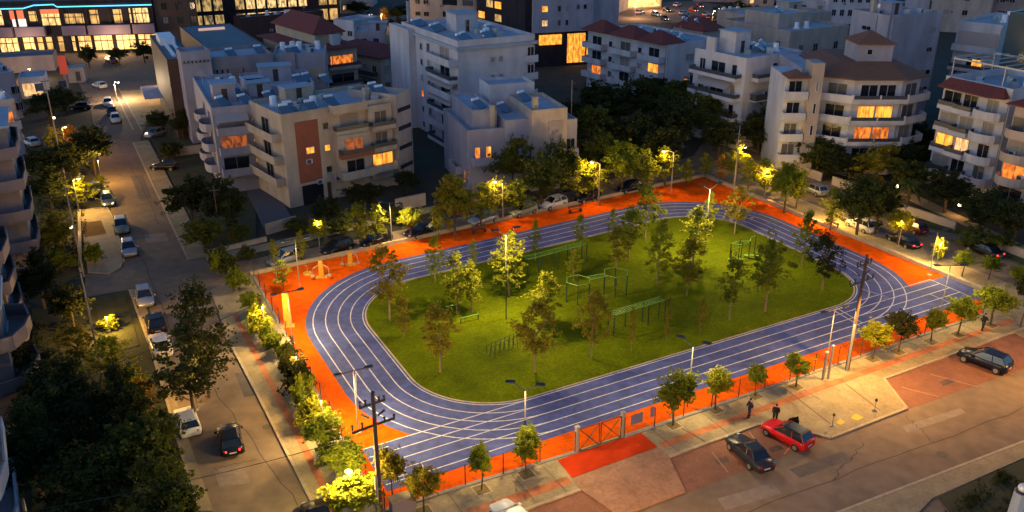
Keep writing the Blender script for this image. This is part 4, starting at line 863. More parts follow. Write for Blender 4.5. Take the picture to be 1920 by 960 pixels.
def machine(px, h, label, w_=.55, arms=True, ang=R(10)):
    g = G(*px); t = thing('exercise_machine', label, 'exercise machine', (g.x, g.y, .045), ang, 'yellow exercise machines')
    mb = MB(); mb.prism([(-w_/2, -.14), (w_/2, -.14), (w_/2, .14), (-w_/2, .14)], 0, h, top=[(-w_*.42, -.1), (w_*.42, -.1), (w_*.42, .1), (-w_*.42, .1)]); mb.prism([(-.6, -.4), (.6, -.4), (.6, .4), (-.6, .4)], 0, .06); mb.build('column', M['yellow'], t)
    if arms:
        for s in (-1, 1):
            mb = MB(); mb.tube([(s*.2, -.1, 1.5), (s*.8, -.5, 1.3), (s*.9, -.6, .6)], .045, 5); mb.obox((s*.9, -.75), (1, 0), .2, .22, .45, .55); mb.build('arm_with_seat', M['pole'], t)
    return t
machine((603, 520), 1.9, 'yellow two sided exercise machine beside the lanes')
machine((657, 497), 1.7, 'yellow exercise machine under the dark tree by the far wall')
machine((541, 612), HZ(541, 612, 550), 'tall yellow column by the left fence, tallest of the machines', .75, False)
for p, lb in (((520, 528), 'small round yellow stepping pad nearest the corner'), ((577, 514), 'small round yellow stepping pad beside the two sided machine')):
    g = G(*p); t = thing('exercise_stepper', lb, 'exercise machine', (g.x, g.y, .045), 0, 'yellow stepping pads'); mb = MB(); mb.tube([(0, 0, 0), (0, 0, .18)], .55, 12, r2=.45); mb.build('pad', M['yellow'], t); mb = MB(); mb.tube([(0, 0, .1), (0, 0, 1.0), (-.3, 0, 1.05)], .035, 5); mb.build('handle', M['pole'], t)
def bench(px, label, ang=ga):
    g = G(*px); t = thing('bench', label, 'bench', (g.x, g.y, .045), ang, 'brown benches')
    mb = MB(); [mb.box(-1.0, 1.0, -.25+.17*k, -.12+.17*k, .42, .47) for k in range(3)]; mb.build('seat', M['benchm'], t)
    mb = MB(); [mb.box(-1.0, 1.0, .27, .31, .55+.17*k, .68+.17*k) for k in range(2)]; mb.build('backrest', M['benchm'], t)
    for x in (-.8, .8): mb = MB(); mb.box(x-.04, x+.04, -.22, .3, 0, .42); mb.box(x-.04, x+.04, .31, .35, 0, .9); mb.build('leg', M['darkpole'], t)
bench((899, 437), 'brown bench by the far wall, the left one'); bench((1079, 398), 'brown bench by the far wall, the right one'); bench((1557, 428), 'dark bench on the narrow orange strip by the right wall', math.atan2(RT.y-TP.y, RT.x-TP.x))
g = G(756, 962); t = thing('utility_cabinet', 'cream topped grey cabinet standing at the front fence', 'cabinet', (g.x, g.y, .12), ga); mb = MB(); mb.box(-.85, .85, -.3, .35, 0, 1.25); mb.build('body', M['grey'], t); mb = MB(); mb.box(-.92, .92, -.38, .42, 1.25, 1.33); mb.build('lid', M['kerb'], t)
for (bx, by, ty, lb) in ((1542, 714, 664, 'wooden post, left of the pair by the front fence'), (1552, 712, 652, 'wooden post, right of the pair by the front fence')):
    h = HZ(bx, by, ty); g = G(bx, by); t = thing('wooden_post', lb, 'post', (g.x, g.y, .12), ga, 'pair of wooden posts'); mb = MB(); mb.box(-.08, .08, -.08, .08, 0, h); mb.build('shaft', M['conc'], t); mb = MB(); mb.box(-.12, .12, -.1, .1, h, h+.12); mb.build('cap', M['metal'], t)
for (bx, by, lb) in ((1560, 801, 'low post with a dark ball at the left of the bump out'), (1639, 773, 'low post with a dark ball at the right of the bump out')):
    g = G(bx, by); t = thing('bollard', lb, 'bollard', (g.x, g.y, .12), 0, 'low posts on the bump out'); mb = MB(); mb.tube([(0, 0, 0), (0, 0, 1.0)], .03, 5); mb.build('shaft', M['conc'], t); mb = MB(); mb.ball((0, 0, 1.05), .12, .12, .15); mb.build('knob', M['darkpole'], t); mb = MB(); mb.box(-.3, .3, -.22, .22, 0, .02); mb.build('base_plate', M['kerb'], t); mb = MB(); mb.box(-.2, .2, -.14, .14, .021, .05); mb.build('inner_plate', M['darkpole'], t)
for i, (x, y) in enumerate(((1262, 800), (1341, 771), (1415, 745), (1492, 728), (1635, 676), (1683, 662), (1745, 643), (1795, 630), (1857, 612), (987, 892), (903, 921), (795, 962))):
    g = G(x, y); mb = MB(); mb.obox(g, u0, .62, .62, .0, .15); mb.obox(g, u0, .5, .5, .0, .16, 1); struct(mb.build('tree_pit', [M['kerb'], mat('pitsoil', (.16, .11, .03), .95, n=.3, ns=3)]))
# chimney-like flue with a ball cap at the lower right, on a near roof
g = G(1893, 1010); t = thing('flue_pipe', 'pale blue flue with a round cap at the lower right corner', 'flue', (g.x, g.y, 0)); hh = HZ(1893, 1010, 922)
mb = MB(); mb.tube([(0, 0, 0), (0, 0, hh)], .62, 10, r2=.5); mb.build('pipe', mat('fluepipe', (.35, .42, .46), .5), t); mb = MB(); mb.tube([(0, 0, hh), (0, 0, hh+.12)], .42, 10); mb.build('collar', M['darkpole'], t); mb = MB(); mb.ball((0, 0, hh+.3), .36, .36, .3, 10, 6); mb.build('cap', M['tank'], t, True)
# garden lamps, pylon, kiosk
for i, (x, y, ty, lb) in enumerate(((137, 445, 427, 'small garden lamp at the patio edge'), (88, 448, 432, 'small garden lamp under the brown tree'), (1678, 372, 351, 'small lamp behind the garden wall at the palm'), (1795, 405, 386, 'small lamp on the gate pillar at the right'), (1068, 335, 319, 'small lamp in the dark garden behind the far wall'), (1342, 222, 206, 'small lamp in the dark garden, farther one'), (105, 240, 222, 'lamp on the left terrace wall'))):
    g = G(x, y); h = HZ(x, y, ty); t = thing('garden_lamp', lb, 'lamp', g, 0, 'small garden lamps'); mb = MB(); mb.tube([(0, 0, 0), (0, 0, h)], .05, 5); mb.build('pole', M['darkpole'], t); mb = MB(); mb.ball((0, 0, h+.12), .2, .2, .2); mb.build('bulb', M['bulb'], t); light(t, (0, -.3, h+.2), 60, (1, .5, .15), 0, .15)
def gwall(p, q, h, label, m='beige', wd=.25):
    a, b = G(*p), G(*q); d = b-a; t = thing('garden_wall', label, 'wall', a, math.atan2(d.y, d.x), 'garden walls'); mb = MB(); mb.box(0, d.length, -wd/2, wd/2, 0, h); mb.build('wall', M[m], t); mb = MB(); mb.box(0, d.length, -wd/2-.05, wd/2+.05, h, h+.08); mb.build('coping', M['kerb'], t)
gwall((1478, 318), (1540, 340), 1.2, 'garden wall left of the small double gate'); gwall((1560, 346), (1606, 362), 1.2, 'garden wall right of the small double gate'); gwall((1640, 382), (1790, 432), 1.1, 'orange lit garden wall below the palm'); gwall((1830, 452), (1925, 488), 1.1, 'garden wall at the right frame edge')
gwall((500, 440), (556, 424), 1.3, 'pale end wall of the car ramp'); gwall((742, 396), (798, 384), 1.6, 'pale wall right of the terracotta block'); gwall((391, 478), (500, 452), .5, 'low wall of the left corner garden')
gwall((332, 294), (394, 286), 1.4, 'bright orange lit wall by the left apartment block', 'cream'); gwall((150, 400), (152, 512), .5, 'low patio wall', 'cream')
sheet('ramp', pxs((455, 345), (500, 330), (556, 424), (500, 440)), .13, mat('ramproad', (.09, .09, .10), .9, n=.1, ns=1), thick=.1)
g = G(127, 167); t = thing('pylon_sign', 'tall narrow pylon sign with a red panel by the car park', 'sign', g, R(10)); h = HZ(127, 167, 104); mb = MB(); mb.box(-.3, .3, -.15, .15, 0, h); mb.build('post', M['grey'], t); mb = MB(); mb.box(-.75, .85, -.35, -.16, h*.45, h); mb.build('panel', M['redsign'], t)

# ================================================================ BUILDINGS
WC = {}; WR = random.Random(3)
M['shut'] = mat('closed_shutter', (.26, .23, .20), .8); M['curtain'] = mat('curtain_glass', (.10, .09, .085), .3)
def wmesh(wd, h):
    k = (round(wd, 2), round(h, 2))
    if k not in WC:
        f = MB(); t = .08
        f.box(-wd/2-t, -wd/2, -.09, .0, -t, h+t); f.box(wd/2, wd/2+t, -.09, .0, -t, h+t); f.box(-wd/2, wd/2, -.09, .0, h, h+t); f.box(-wd/2-.05, wd/2+.05, -.16, -.09, -t, 0); f.box(-wd/2, wd/2, -.09, 0, -t, 0)
        if wd > 1: f.box(-.03, .03, -.06, -.02, 0, h)
        p = MB(); p.box(-wd/2, wd/2, -.02, -.012, 0, h)
        WC[k] = (f.mesh('window', M['hall']), p.mesh('pane', M['glass']))
    return WC[k]
HEAT = []
def heater_mesh():
    if not HEAT:
        a = MB(); a.v = [(-1.0, -.9, .15), (1.0, -.9, .15), (1.0, .9, 1.2), (-1.0, .9, 1.2), (-1.0, -.9, .25), (1.0, -.9, .25), (1.0, .9, 1.3), (-1.0, .9, 1.3)]; a.f = [(0, 3, 2, 1), (4, 5, 6, 7), (0, 1, 5, 4), (1, 2, 6, 5), (2, 3, 7, 6), (3, 0, 4, 7)]; a.m = [0]*6
        for x in (-.9, .9): a.tube([(x, .85, 0), (x, .85, 1.2)], .04, 4)
        b = MB(); b.tube([(-.75, 1.05, 1.45), (.75, 1.05, 1.45)], .25, 10); HEAT.extend([a.mesh('solar_heater', M['panel']), b.mesh('tank', M['tank'])])
    return HEAT
class Bld:
    def __init__(s, label, pA, pB, zr, C3=None, D=None, wall='lilac', roof='roof', group=None, cat='building', name='apartment_building', parapet=.6, zb=0, body=True, base=None):
        if base: A, Bp = G(*pA), G(*pB)
        else: A, Bp = G(*pA, zr), G(*pB, zr)
        d = (Bp-A).xy; s.W = d.length; u = d.normalized(); n = Vector((-u.y, u.x))
        s.D = D if D else abs((G(*C3, 0 if base else zr).xy-A.xy).dot(n)); s.zr = zr; s.wall = wall; s.ang = math.atan2(u.y, u.x)
        s.t = thing(name, label, cat, (A.x, A.y, 0), s.ang, group)
        if body: s.vol(0, s.W, 0, s.D, zb, zr, wall, roof, parapet)
    def vol(s, x0, x1, y0, y1, z0, z1, wall=None, roof='roof', par=.6):
        mb = MB(); mb.box(x0, x1, y0, y1, z0, z1)
        if par:
            p = .22
            mb.box(x0, x1, y0, y0+p, z1, z1+par); mb.box(x0, x1, y1-p, y1, z1, z1+par); mb.box(x0, x0+p, y0+p, y1-p, z1, z1+par); mb.box(x1-p, x1, y0+p, y1-p, z1, z1+par)
        mb.build('wall', M[wall or s.wall], s.t)
        if roof:
            p = .22 if par else .0; mb = MB(); mb.box(x0+p, x1-p, y0+p, y1-p, z1, z1+.05); mb.build('roof', M[roof], s.t)
    def at(s, face, u, out, z, W=None, D=None):
        W = W or s.W; D = D or s.D
        if face == 0: return (u, -out, z), 0
        if face == 1: return (W+out, u, z), math.pi/2
        if face == 3: return (-out, u, z), -math.pi/2
        return (W-u, D+out, z), math.pi
    def win(s, face, u, z, wd=1.1, h=1.2, lit=None, off=0, nm='window', W=None):
        f, p = wmesh(wd, h); fm = {'brown': 'darkpole', 'darkwall': 'darkpole', 'bluegl': 'rail', 'cream': 'beige', 'grey': 'grey', 'lilac': 'lilac', 'beige': 'beige'}.get(s.wall); loc, r = s.at(face, u, off, z, W)
        o = bpy.data.objects.new(nm, f); C.objects.link(o); o.parent = s.t; o.location = loc; o.rotation_euler = (0, 0, r)
        if fm: o.material_slots[0].link = 'OBJECT'; o.material_slots[0].material = M[fm]
        q = bpy.data.objects.new('pane', p); C.objects.link(q); q.parent = o
        k = WR.random(); mm = M[lit] if lit else (M['shut'] if k < .2 else (M['curtain'] if k < .36 else None))
        if mm: q.material_slots[0].link = 'OBJECT'; q.material_slots[0].material = mm
        return o
    def part(s, nm, mb, m, face, u, z, off=0, W=None):
        o = mb.build(nm, m, s.t); loc, r = s.at(face, u, off, z, W); o.location = loc; o.rotation_euler = (0, 0, r); return o
    def bal(s, face, u0, u1, z, d=1.3, style='solid', door=None, doorw=None, off=0, wall=None, rnd_=False, aw=False, W=None):
        w2 = (u1-u0)/2; mb = MB(); wm = M[wall or s.wall]
        if rnd_:
            P = [(-w2, 0)]+[(-w2*math.cos(a*math.pi/8), -d*(math.sin(a*math.pi/8)**.6)) for a in range(1, 8)]+[(w2, 0)]
            mb.prism(P[::-1][::-1], -.18, 0); 
            for a, b in zip(P[:-1], P[1:]):
                a, b = Vector(a), Vector(b); dd = b-a; mb.obox((a+b)/2, dd, dd.length/2+.03, .06, 0.0, .95)
        else:
            mb.box(-w2, w2, -d, -.001, -.18, 0)
            if style == 'solid': mb.box(-w2, w2, -d, -d+.1, 0, .95); mb.box(-w2, -w2+.1, -d+.1, 0, 0, .95); mb.box(w2-.1, w2, -d+.1, 0, 0, .95)
            elif style == 'half': mb.box(-w2, w2, -d, -d+.1, 0, .4); mb.box(-w2, -w2+.1, -d+.1, 0, 0, .4); mb.box(w2-.1, w2, -d+.1, 0, 0, .4)
        o = s.part('balcony', mb, wm, face, (u0+u1)/2, z, off, W)
        if style in ('rail', 'half') and not rnd_:
            r = MB(); z0 = .02 if style == 'rail' else .42
            for a, b in (((-w2+.05, -d+.05), (w2-.05, -d+.05)), ((-w2+.05, -d+.05), (-w2+.05, -.05)), ((w2-.05, -d+.05), (w2-.05, -.05))):
                a, b = Vector(a), Vector(b); dd = b-a; r.obox((a+b)/2, dd, dd.length/2, .015, z0, .92); r.obox((a+b)/2, dd, dd.length/2, .03, .94, 1.0)
            r.build('railing', M['rail'], o)
        if door is not None:
            dw = doorw or min((u1-u0)*.62, 4.2); s.win(face, (u0+u1)/2, z+.1, dw, 2.1, door or None, off, 'balcony_door', W)
        if aw:
            a = MB(); a.v = [(-w2, 0, 2.55), (w2, 0, 2.55), (w2, -d-.15, 1.75), (-w2, -d-.15, 1.75), (-w2, 0, 2.6), (w2, 0, 2.6), (w2, -d-.15, 1.8), (-w2, -d-.15, 1.8)]; a.f = [(0, 1, 2, 3), (7, 6, 5, 4), (3, 2, 6, 7), (0, 3, 7, 4), (1, 5, 6, 2)]; a.m = [0]*5
            s.part('awning', a, M['awning'], face, (u0+u1)/2, z, off+.01, W)
        return o
    def heat(s, x, y, a=0.0, z=None):
        m1, m2 = heater_mesh(); o = bpy.data.objects.new('solar_heater', m1); C.objects.link(o); o.parent = s.t; o.location = (x, y, (z or s.zr)+.05); o.rotation_euler = (0, 0, R(a)-s.ang); o.scale = (.8,)*3
        q = bpy.data.objects.new('tank', m2); C.objects.link(q); q.parent = o
    def cap(s, x0, x1, y0, y1, h=2.6, wall=None):
        mb = MB(); mb.box(x0, x1, y0, y1, s.zr+.05, s.zr+h); o = mb.build('stair_head', M[wall or s.wall], s.t)
        mb = MB(); mb.box(x0-.2, x1+.2, y0-.2, y1+.2, s.zr+h, s.zr+h+.15); mb.build('cap_roof', M['roof'], o)
        mb = MB(); mb.box((x0+x1)/2-.4, (x0+x1)/2+.4, y0-.03, y0, s.zr+.1, s.zr+2.0); mb.build('door', M['door'], o)
    def hip(s, x0, x1, y0, y1, z, h, m='tile', ov=.5, nm='hip_roof'):
        x0 -= ov; x1 += ov; y0 -= ov; y1 += ov; k = min(x1-x0, y1-y0)/2*.98; mb = MB()
        mb.prism([(x0, y0), (x1, y0), (x1, y1), (x0, y1)], z, z+.15); mb.prism([(x0, y0), (x1, y0), (x1, y1), (x0, y1)], z+.15, z+.15+h, top=[(x0+k, y0+k), (x1-k, y0+k), (x1-k, y1-k), (x0+k, y1-k)]); mb.build(nm, M[m], s.t)
    def chim(s, x, y, h=1.6, wd=.35, wall='cream'):
        mb = MB(); mb.box(x-wd, x+wd, y-wd, y+wd, s.zr+.05, s.zr+h); mb.box(x-wd-.06, x+wd+.06, y-wd-.06, y+wd+.06, s.zr+h, s.zr+h+.12); mb.build('chimney', M[wall], s.t)
    def grid(s, face, us, zs, wd=1.0, h=1.1, lit={}, W=None):
        for i, u in enumerate(us):
            for j, z in enumerate(zs): s.win(face, u, z, wd, h, lit.get((i, j)), 0, 'window', W)
AC = []
def clutter(b, n_ac=6, n_roof=4, seed=0, faces=(0,)):
    rnd = random.Random(seed*77+5)
    if not AC:
        a = MB(); a.box(-.42, .42, -.34, -.01, 0, .6); a.box(-.36, .2, -.36, -.345, .06, .54, 1); AC.append(a.mesh('air_conditioner', [M['hall'], M['rail']]))
        a = MB(); a.tube([(0, 0, 0), (0, 0, 2.6)], .03, 4); [a.tube([(-.6+.1*k, 0, 1.7+.2*k), (.6-.1*k, 0, 1.7+.2*k)], .018, 3) for k in range(4)]; AC.append(a.mesh('antenna', M['metal']))
        a = MB(); a.box(-.55, .55, -.4, .4, 0, .8); a.box(-.3, .3, -.42, -.405, .15, .65, 1); AC.append(a.mesh('roof_unit', [M['metal'], M['rail']]))
        a = MB(); a.tube([(0, 0, .25), (0, 0, 1.35)], .5, 10, r2=.46); a.box(-.5, .5, -.5, .5, .0, .25); AC.append(a.mesh('water_tank', M['tank']))
    for i in range(n_ac):
        f = rnd.choice(faces); L = b.W if f in (0, 2) else b.D; u = rnd.uniform(.1, .9)*L; z = rnd.choice((2.2, 5.3, 8.3))+rnd.uniform(0, .4)
        if z < b.zr-1.2:
            loc, rr = b.at(f, u, 0, z); o = bpy.data.objects.new('air_conditioner', AC[0]); C.objects.link(o); o.parent = b.t; o.location = loc; o.rotation_euler = (0, 0, rr)
    for i in range(n_roof):
        k = rnd.choice((1, 2, 2, 3)); o = bpy.data.objects.new(('', 'antenna', 'roof_unit', 'water_tank')[k], AC[k]); C.objects.link(o); o.parent = b.t
        o.location = (rnd.uniform(.12, .88)*b.W, rnd.uniform(.12, .88)*b.D, b.zr+.05); o.rotation_euler = (0, 0, rnd.uniform(0, 3))
    mb = MB(); mb.tube([(b.W*.985, -.07, 0), (b.W*.985, -.07, b.zr)], .06, 5); mb.build('drain_pipe', M['grey'], b.t)
ALLB = []
_Binit = Bld.__init__
def _init(s, *a, **k): _Binit(s, *a, **k); ALLB.append(s)
Bld.__init__ = _init
# 1 terracotta fronted block
b = Bld('four storey cream block with a tall terracotta panel on its front', (527, 224), (742, 189), 12.1, C3=(501, 191), wall='cream'); W, D = b.W, b.D
def fr(px): return (px-527)/(742-527)*W
mb = MB(); mb.box(fr(549), fr(590), -.07, -.003, 3.1, 11.4); b.part('terracotta_panel', mb, M['terra'], 0, 0, 0)
b.win(0, fr(572), 7.0, 1.1, .8, 'lit', .07)
mb = MB(); mb.box(fr(549)+.2, fr(590), -.05, -.01, .0, 2.7); b.part('garage_door', mb, M['glass'], 0, 0, 0)
mb = MB(); mb.box(fr(598), fr(605), -.05, -.01, .0, 2.5); b.part('garage_door', mb, M['door'], 0, 0, 0)
b.grid(0, [fr(604)], [3.9, 6.9, 9.9], .75, .8, {(0, 1): 'lit'})
b.vol(fr(617), fr(680), -1.1, -.003, 3.0, 9.0, 'cream', None, 0)
for z, lt in ((3.05, None), (6.05, 'dim'), (9.05, None)): b.bal(0, fr(617), fr(679), z, 1.1, 'half' if z > 4 else 'solid', lt or '', 2.6, off=1.1 if z < 9 else 0, wall='terra' if z == 6.05 else None)
b.bal(0, fr(612), fr(677), 12.1, 1.3, 'solid', None)
b.vol(fr(682), fr(728), -.6, -.003, 1.6, 11.6, 'cream', 'roof', .5)
for z, lt in ((3.05, 'lit'), (6.05, ''), (9.0, '')): b.bal(0, fr(682), fr(728), z, 1.1, 'half' if z > 4 else 'solid', lt, 3.1 if z < 4 else 1.8, off=.6)
for z in (3.1, 6.1, 9.1): b.bal(3, .8, D-.6, z, 1.2, 'solid', '', 2.2)
b.grid(1, [1.5, 4], [4, 7, 10], 1.0, 1.0)
for x, y in ((1.6, 1.8), (2.6, 2.9), (5.2, 1.8), (8.6, 2.8)): b.heat(x, y, 40)
b.cap(4.2, 8.2, D-2.8, D-.6, 2.0); b.chim(W-3, 3)
# right rear wing of the same row
b = Bld('beige wing with strip windows behind the terracotta fronted block', (742, 186), (770, 176), 12.6, D=8, wall='beige')
for z in (2.4, 5.2, 8.0, 10.6): mb = MB(); mb.box(.3, b.W-.3, -.04, -.005, 0, .6); b.part('window_strip', mb, M['glass'], 0, 0, z)
b.heat(1, 3, 40); b.heat(2.2, 5, 40)
# 2 left grey block
b = Bld('grey lilac block with awnings on the left street, left of the terracotta fronted one', (397, 211), (480, 203), 11.6, C3=(362, 150), wall='lilac'); W, D = b.W, b.D
for z, lt, aw in ((2.9, '', 0), (5.9, 'dim', 0), (8.7, '', 1)): b.bal(0, .3, W*.78, z, 1.4, 'solid', lt, 3.4, aw=bool(aw))
for z in (3.6, 6.4, 9.2): b.win(0, W*.9, z, .35, 1.0, 'litw')
for z in (2.9, 5.9, 8.7):
    for u in (1.5, 7.5): b.bal(3, u, u+4.4, z, 1.5, 'solid', '', 2.4, rnd_=True)
b.cap(1.0, 4.0, 5, 8); b.cap(6, 9.0, 6, 8.5, 2.2)
for x, y in ((5, 3), (4.6, 8), (8.5, 3.5), (2, 3)): b.heat(x, y, 60)
b.chim(3, 9)
# recessed link between them
b = Bld('recessed lilac block between the awning block and the terracotta one', (482, 196), (524, 190), 11.2, D=9, wall='lilac')
for z in (2.8, 5.8, 8.6): b.bal(0, .3, b.W-.4, z, 1.0, 'solid', '', 1.6)
b.cap(.5, 3.0, 4, 7)
for x, y in ((1, 2), (3, 2.5), (4, 7)): b.heat(x, y, 40)
# 3 long slit windowed block with a crenelled tower
b = Bld('long lilac block with a row of slit windows and a small square tower', (394, 116), (512, 106), 13.0, D=10, wall='grey'); W, D = b.W, b.D
for i in range(6): b.win(0, .9+i*.85, 10.2, .28, 1.4)
b.grid(0, [6.2, 9.5, 12], [7.0, 4.2], 1.2, .7)
b.vol(-4.6, -.003, -1.2, 3.5, 0, 14.6, 'lilac', 'roof', .5)
for i in range(7): b.win(0, -4.2+i*.62, 13.3, .25, .3, None, 1.2)
for x, y in ((4, 3), (9, 4)): b.heat(x, y, 40)
b = Bld('lilac block with a plain grey side, right of the slit windowed one', (512, 108), (610, 105), 12.6, D=9, wall='lilac'); W = b.W
mb = MB(); mb.box(W*.62, W*.9, -.04, -.005, 0, 2.6); b.part('shutter', mb, M['cream'], 0, 0, 8.2); b.grid(0, [W*.2], [3, 6], 1.2, 1)
b.vol(W*.3, W*.42, -.5, -.003, 0, 13.4, 'grey', None, 0); b.heat(W*.33, 2.5, 40); b.heat(W*.4, 3.2, 40)
b = Bld('low roof terrace block between the long lilac block and the front row', (455, 172), (590, 163), 10.5, D=12, wall='lilac'); b.cap(3, 8, 6, 9, 2.4); 
for x, y in ((2, 3), (9, 3.5), (13, 2), (10.5, 4.4)): b.heat(x, y, 50)
# 4 slate hall
b = Bld('low hall with a flat slate blue roof and a pink light strip', (398, 100), (507, 91), 11.0, C3=(352, 50), wall='brown', roof='slate', parapet=.15, name='hall_building'); W, D = b.W, b.D
mb = MB(); mb.box(W*.25, W*.75, D*.78, D*.8, 11.06, 11.5); b.part('light_strip', mb, M['pinks'], 0, 0, 0); mb = MB(); mb.box(W*.8, W*.95, -.05, -.01, 7.5, 9.6); b.part('window', mb, M['lito'], 0, 0, 0)
b.win(0, W*.62, 8.6, 1.0, 1.3, 'white')
# 5 dark box
b = Bld('tall dark brown box building with a slate roof deck', (313, 114), (364, 110), 13.2, C3=(313, 66), wall='brown', roof='slate', parapet=.2, name='box_building'); W, D = b.W, b.D
mb = MB(); mb.box(W*.15, W*.75, D*.55, D*.8, 13.26, 14.6); b.part('roof_plant', mb, M['tank'], 0, 0, 0)
for x in (.3, .6): mb = MB(); mb.box(W*x, W*x+.5, D*.1, D*.55, 13.26, 13.6); b.part('duct', mb, M['tank'], 0, 0, 0)
mb = MB(); mb.box(W*.5, W*.93, -.05, -.01, .2, 1.6); b.part('window', mb, M['lito'], 0, 0, 0)
# 6 lit pavilion
b = Bld('white pavilion with a tall lit glass side by the crossing', (306, 152), (330, 150), 6.5, C3=(277, 117), wall='hall', parapet=.3, name='pavilion'); D = b.D
for i in range(5):
    mb = MB(); mb.box(-.05, -.01, D*(.04+i*.19), D*(.2+i*.19), .3, 5.8); b.part('glass_bay', mb, M['lit' if i < 1 or i == 4 else 'litw'], 0, 0, 0)
mb = MB(); mb.box(-3.6, 0, 1, D*.6, 3.2, 3.45); b.part('canopy', mb, M['hall'], 0, 0, 0)
# 7 yellow house, two tiers of dark red roof
b = Bld('yellow balconied house with a two tier dark red roof', (583, 96), (668, 86), 11.6, C3=(548, 62), wall='cream', roof=None, parapet=0, name='house'); W, D = b.W, b.D
b.hip(0, W, 0, D, 11.6, 1.1, 'tile', 1.0, 'eaves_roof'); b.vol(2, W-2, 2, D-2, 11.8, 14.2, 'cream', None, 0); b.hip(2, W-2, 2, D-2, 14.2, 2.6, 'tile', .7)
mb = MB(); mb.box(W*.5, W*.68, .6, 2.4, 12.0, 14.0); b.part('dormer', mb, M['hall'], 0, 0, 0)
for z, lt in ((1.2, ''), (4.6, ''), (8.0, 'lito')): b.bal(0, W*.3, W, z, 1.6, 'half', lt, W*.5)
for z in (1.2, 4.6, 8.0): b.win(0, W*.15, z+.4, 1.2, 1.8)
for z in (4.6, 8.0): b.bal(3, 1, D-1, z, 1.2, 'half', '', 3)
b.heat(W*.5, D*.8, 50, 15)
# 8 white house with red roof
b = Bld('white house with a low red roof left of the white tower', (713, 109), (775, 98), 7.5, C3=(668, 82), wall='beige', roof=None, parapet=0, name='house'); W, D = b.W, b.D
b.hip(0, W, 0, D, 7.5, 1.8, 'tile', .7); b.grid(0, [1.6, 4.2], [1, 4.4], 1.3, 1.4); b.grid(3, [2, 5, 8], [1, 4.4], 1.2, 1.3); b.bal(3, 1, D-1, 3.6, 1.1, 'rail', None)
b = Bld('white flat roofed house behind the low red roof', (664, 64), (722, 63), 10, D=8, wall='lilac', name='house'); b.grid(0, [2, 4.6], [7.6, 4.6], 1.1, 1.4); b.cap(3, 7, 3, 6, 1.8)
b = Bld('small white house by the far middle street', (625, 40), (663, 44), 10, D=9, wall='hall', name='house'); b.grid(0, [2, 5, 8], [7, 4, 1.5], 1.4, 1.2)
# 9 big white tower
b = Bld('tall white block with a blue roof deck and solar heaters, centre left', (858, 84), (1003, 71), 17.0, C3=(768, 46), wall='hall'); W, D = b.W, b.D
mb = MB(); mb.box(-.35, W+.35, -.35, -.003, 0, .5); b.part('cornice', mb, M['roof'], 0, 0, 16.1); mb = MB(); mb.box(-.35, -.003, 0, D, 16.1, 16.6); b.part('cornice', mb, M['roof'], 0, 0, 0)
b.grid(0, [W*.44, W*.55], [13.9, 11.1, 8.3, 5.5], .7, .7)
for z in (5.6, 8.4, 11.2, 14.0): b.bal(0, W*.86, W+.4, z-.6, .5, 'solid', '', 1.2)
for k, z in enumerate((.3, 3.0, 5.7, 8.4, 11.1, 13.7)):
    b.bal(3, .2, D*.42, z, 1.5, 'solid' if k % 2 else 'half', '', 3.6, aw=(k in (2, 3))); b.win(3, D*.5, z+.4, 1.1, 1.4); b.win(3, D*.63, z+.4, .9, 1.0, 'lito' if k == 2 else None)
    b.win(3, D*.9, z+.5, .5, .8)
b.vol(-1.2, -.003, D*.74, D+3, 0, 16.8, 'hall', 'roof', .3)
b.cap(W*.34, W*.34+4, D*.45, D*.45+4, 3.0, 'hall')
for x, y in ((1.6, 1.6), (3, 3), (6.5, 2.6), (7.8, 4.2), (2.0, D*.55), (3.4, D*.6), (1.6, D*.85), (2.8, D*.88), (10, 8)): b.heat(x, y, 60)
b.chim(1.0, D-1, 4, .25, 'lilac')
# 10 lilac house
b = Bld('low lilac house with stepped blue roofs in front of the tall white block', (876, 253), (946, 247), 8.5, C3=(797, 213), wall='lilac', name='house'); W, D = b.W, b.D
b.vol(1.2, W-.6, 1.6, D-.8, 8.56, 11.0, 'lilac', 'roof', .4); b.vol(W+.003, W+3.4, -.5, 8.5, 0, 9.8, 'lilac', 'roof', .4); b.vol(W+3.403, W+8.6, -1.6, 8.5, 0, 11.1, 'beige', 'roof', .5); b.vol(W+8.603, W+10.6, -.4, 8, 0, 9.2, 'lilac', 'roof', .4); b.vol(W+.5, W+7.5, 9.0, 14, 0, 12.6, 'hall', 'roof', .5)
b.bal(0, W+.2, W+3.2, 5.4, 1.0, 'solid', '', 1.6, off=.5); b.bal(0, W+8.7, W+10.6, 4.6, .9, 'solid', '', 1.2, off=.4)
b.bal(0, .4, W-.3, 4.6, 1.6, 'solid', None); b.win(0, 1.4, 4.8, .7, 1.8, 'lito', 0, 'balcony_door'); b.win(0, 3.0, 4.8, .7, 1.8, 'lit', 0, 'balcony_door')
b.bal(3, 3, 7, 2.2, 1.0, 'solid', None); b.win(3, 1.5, 1.2, .7, 1.8, 'lito', 0, 'door')
mb = MB(); mb.box(W+5.8, W+8.0, -1.66, -1.605, 7.4, 9.9); b.part('window', mb, M['grey'], 0, 0, 0); b.win(0, W+4.6, 4.6, .5, .9, None, 1.6); b.win(0, W+4.8, 1.0, .9, 1.8, 'lito', 1.6, 'door')
b.chim(W-1.4, 1.2, 3.4, .3); b.chim(W+4.2, -.6, 4.6, .35); b.heat(W-2.4, 4, 50, 11.0); b.heat(W+1.8, 5.5, 50, 9.8); b.heat(W+5, 6, 50, 11.1)
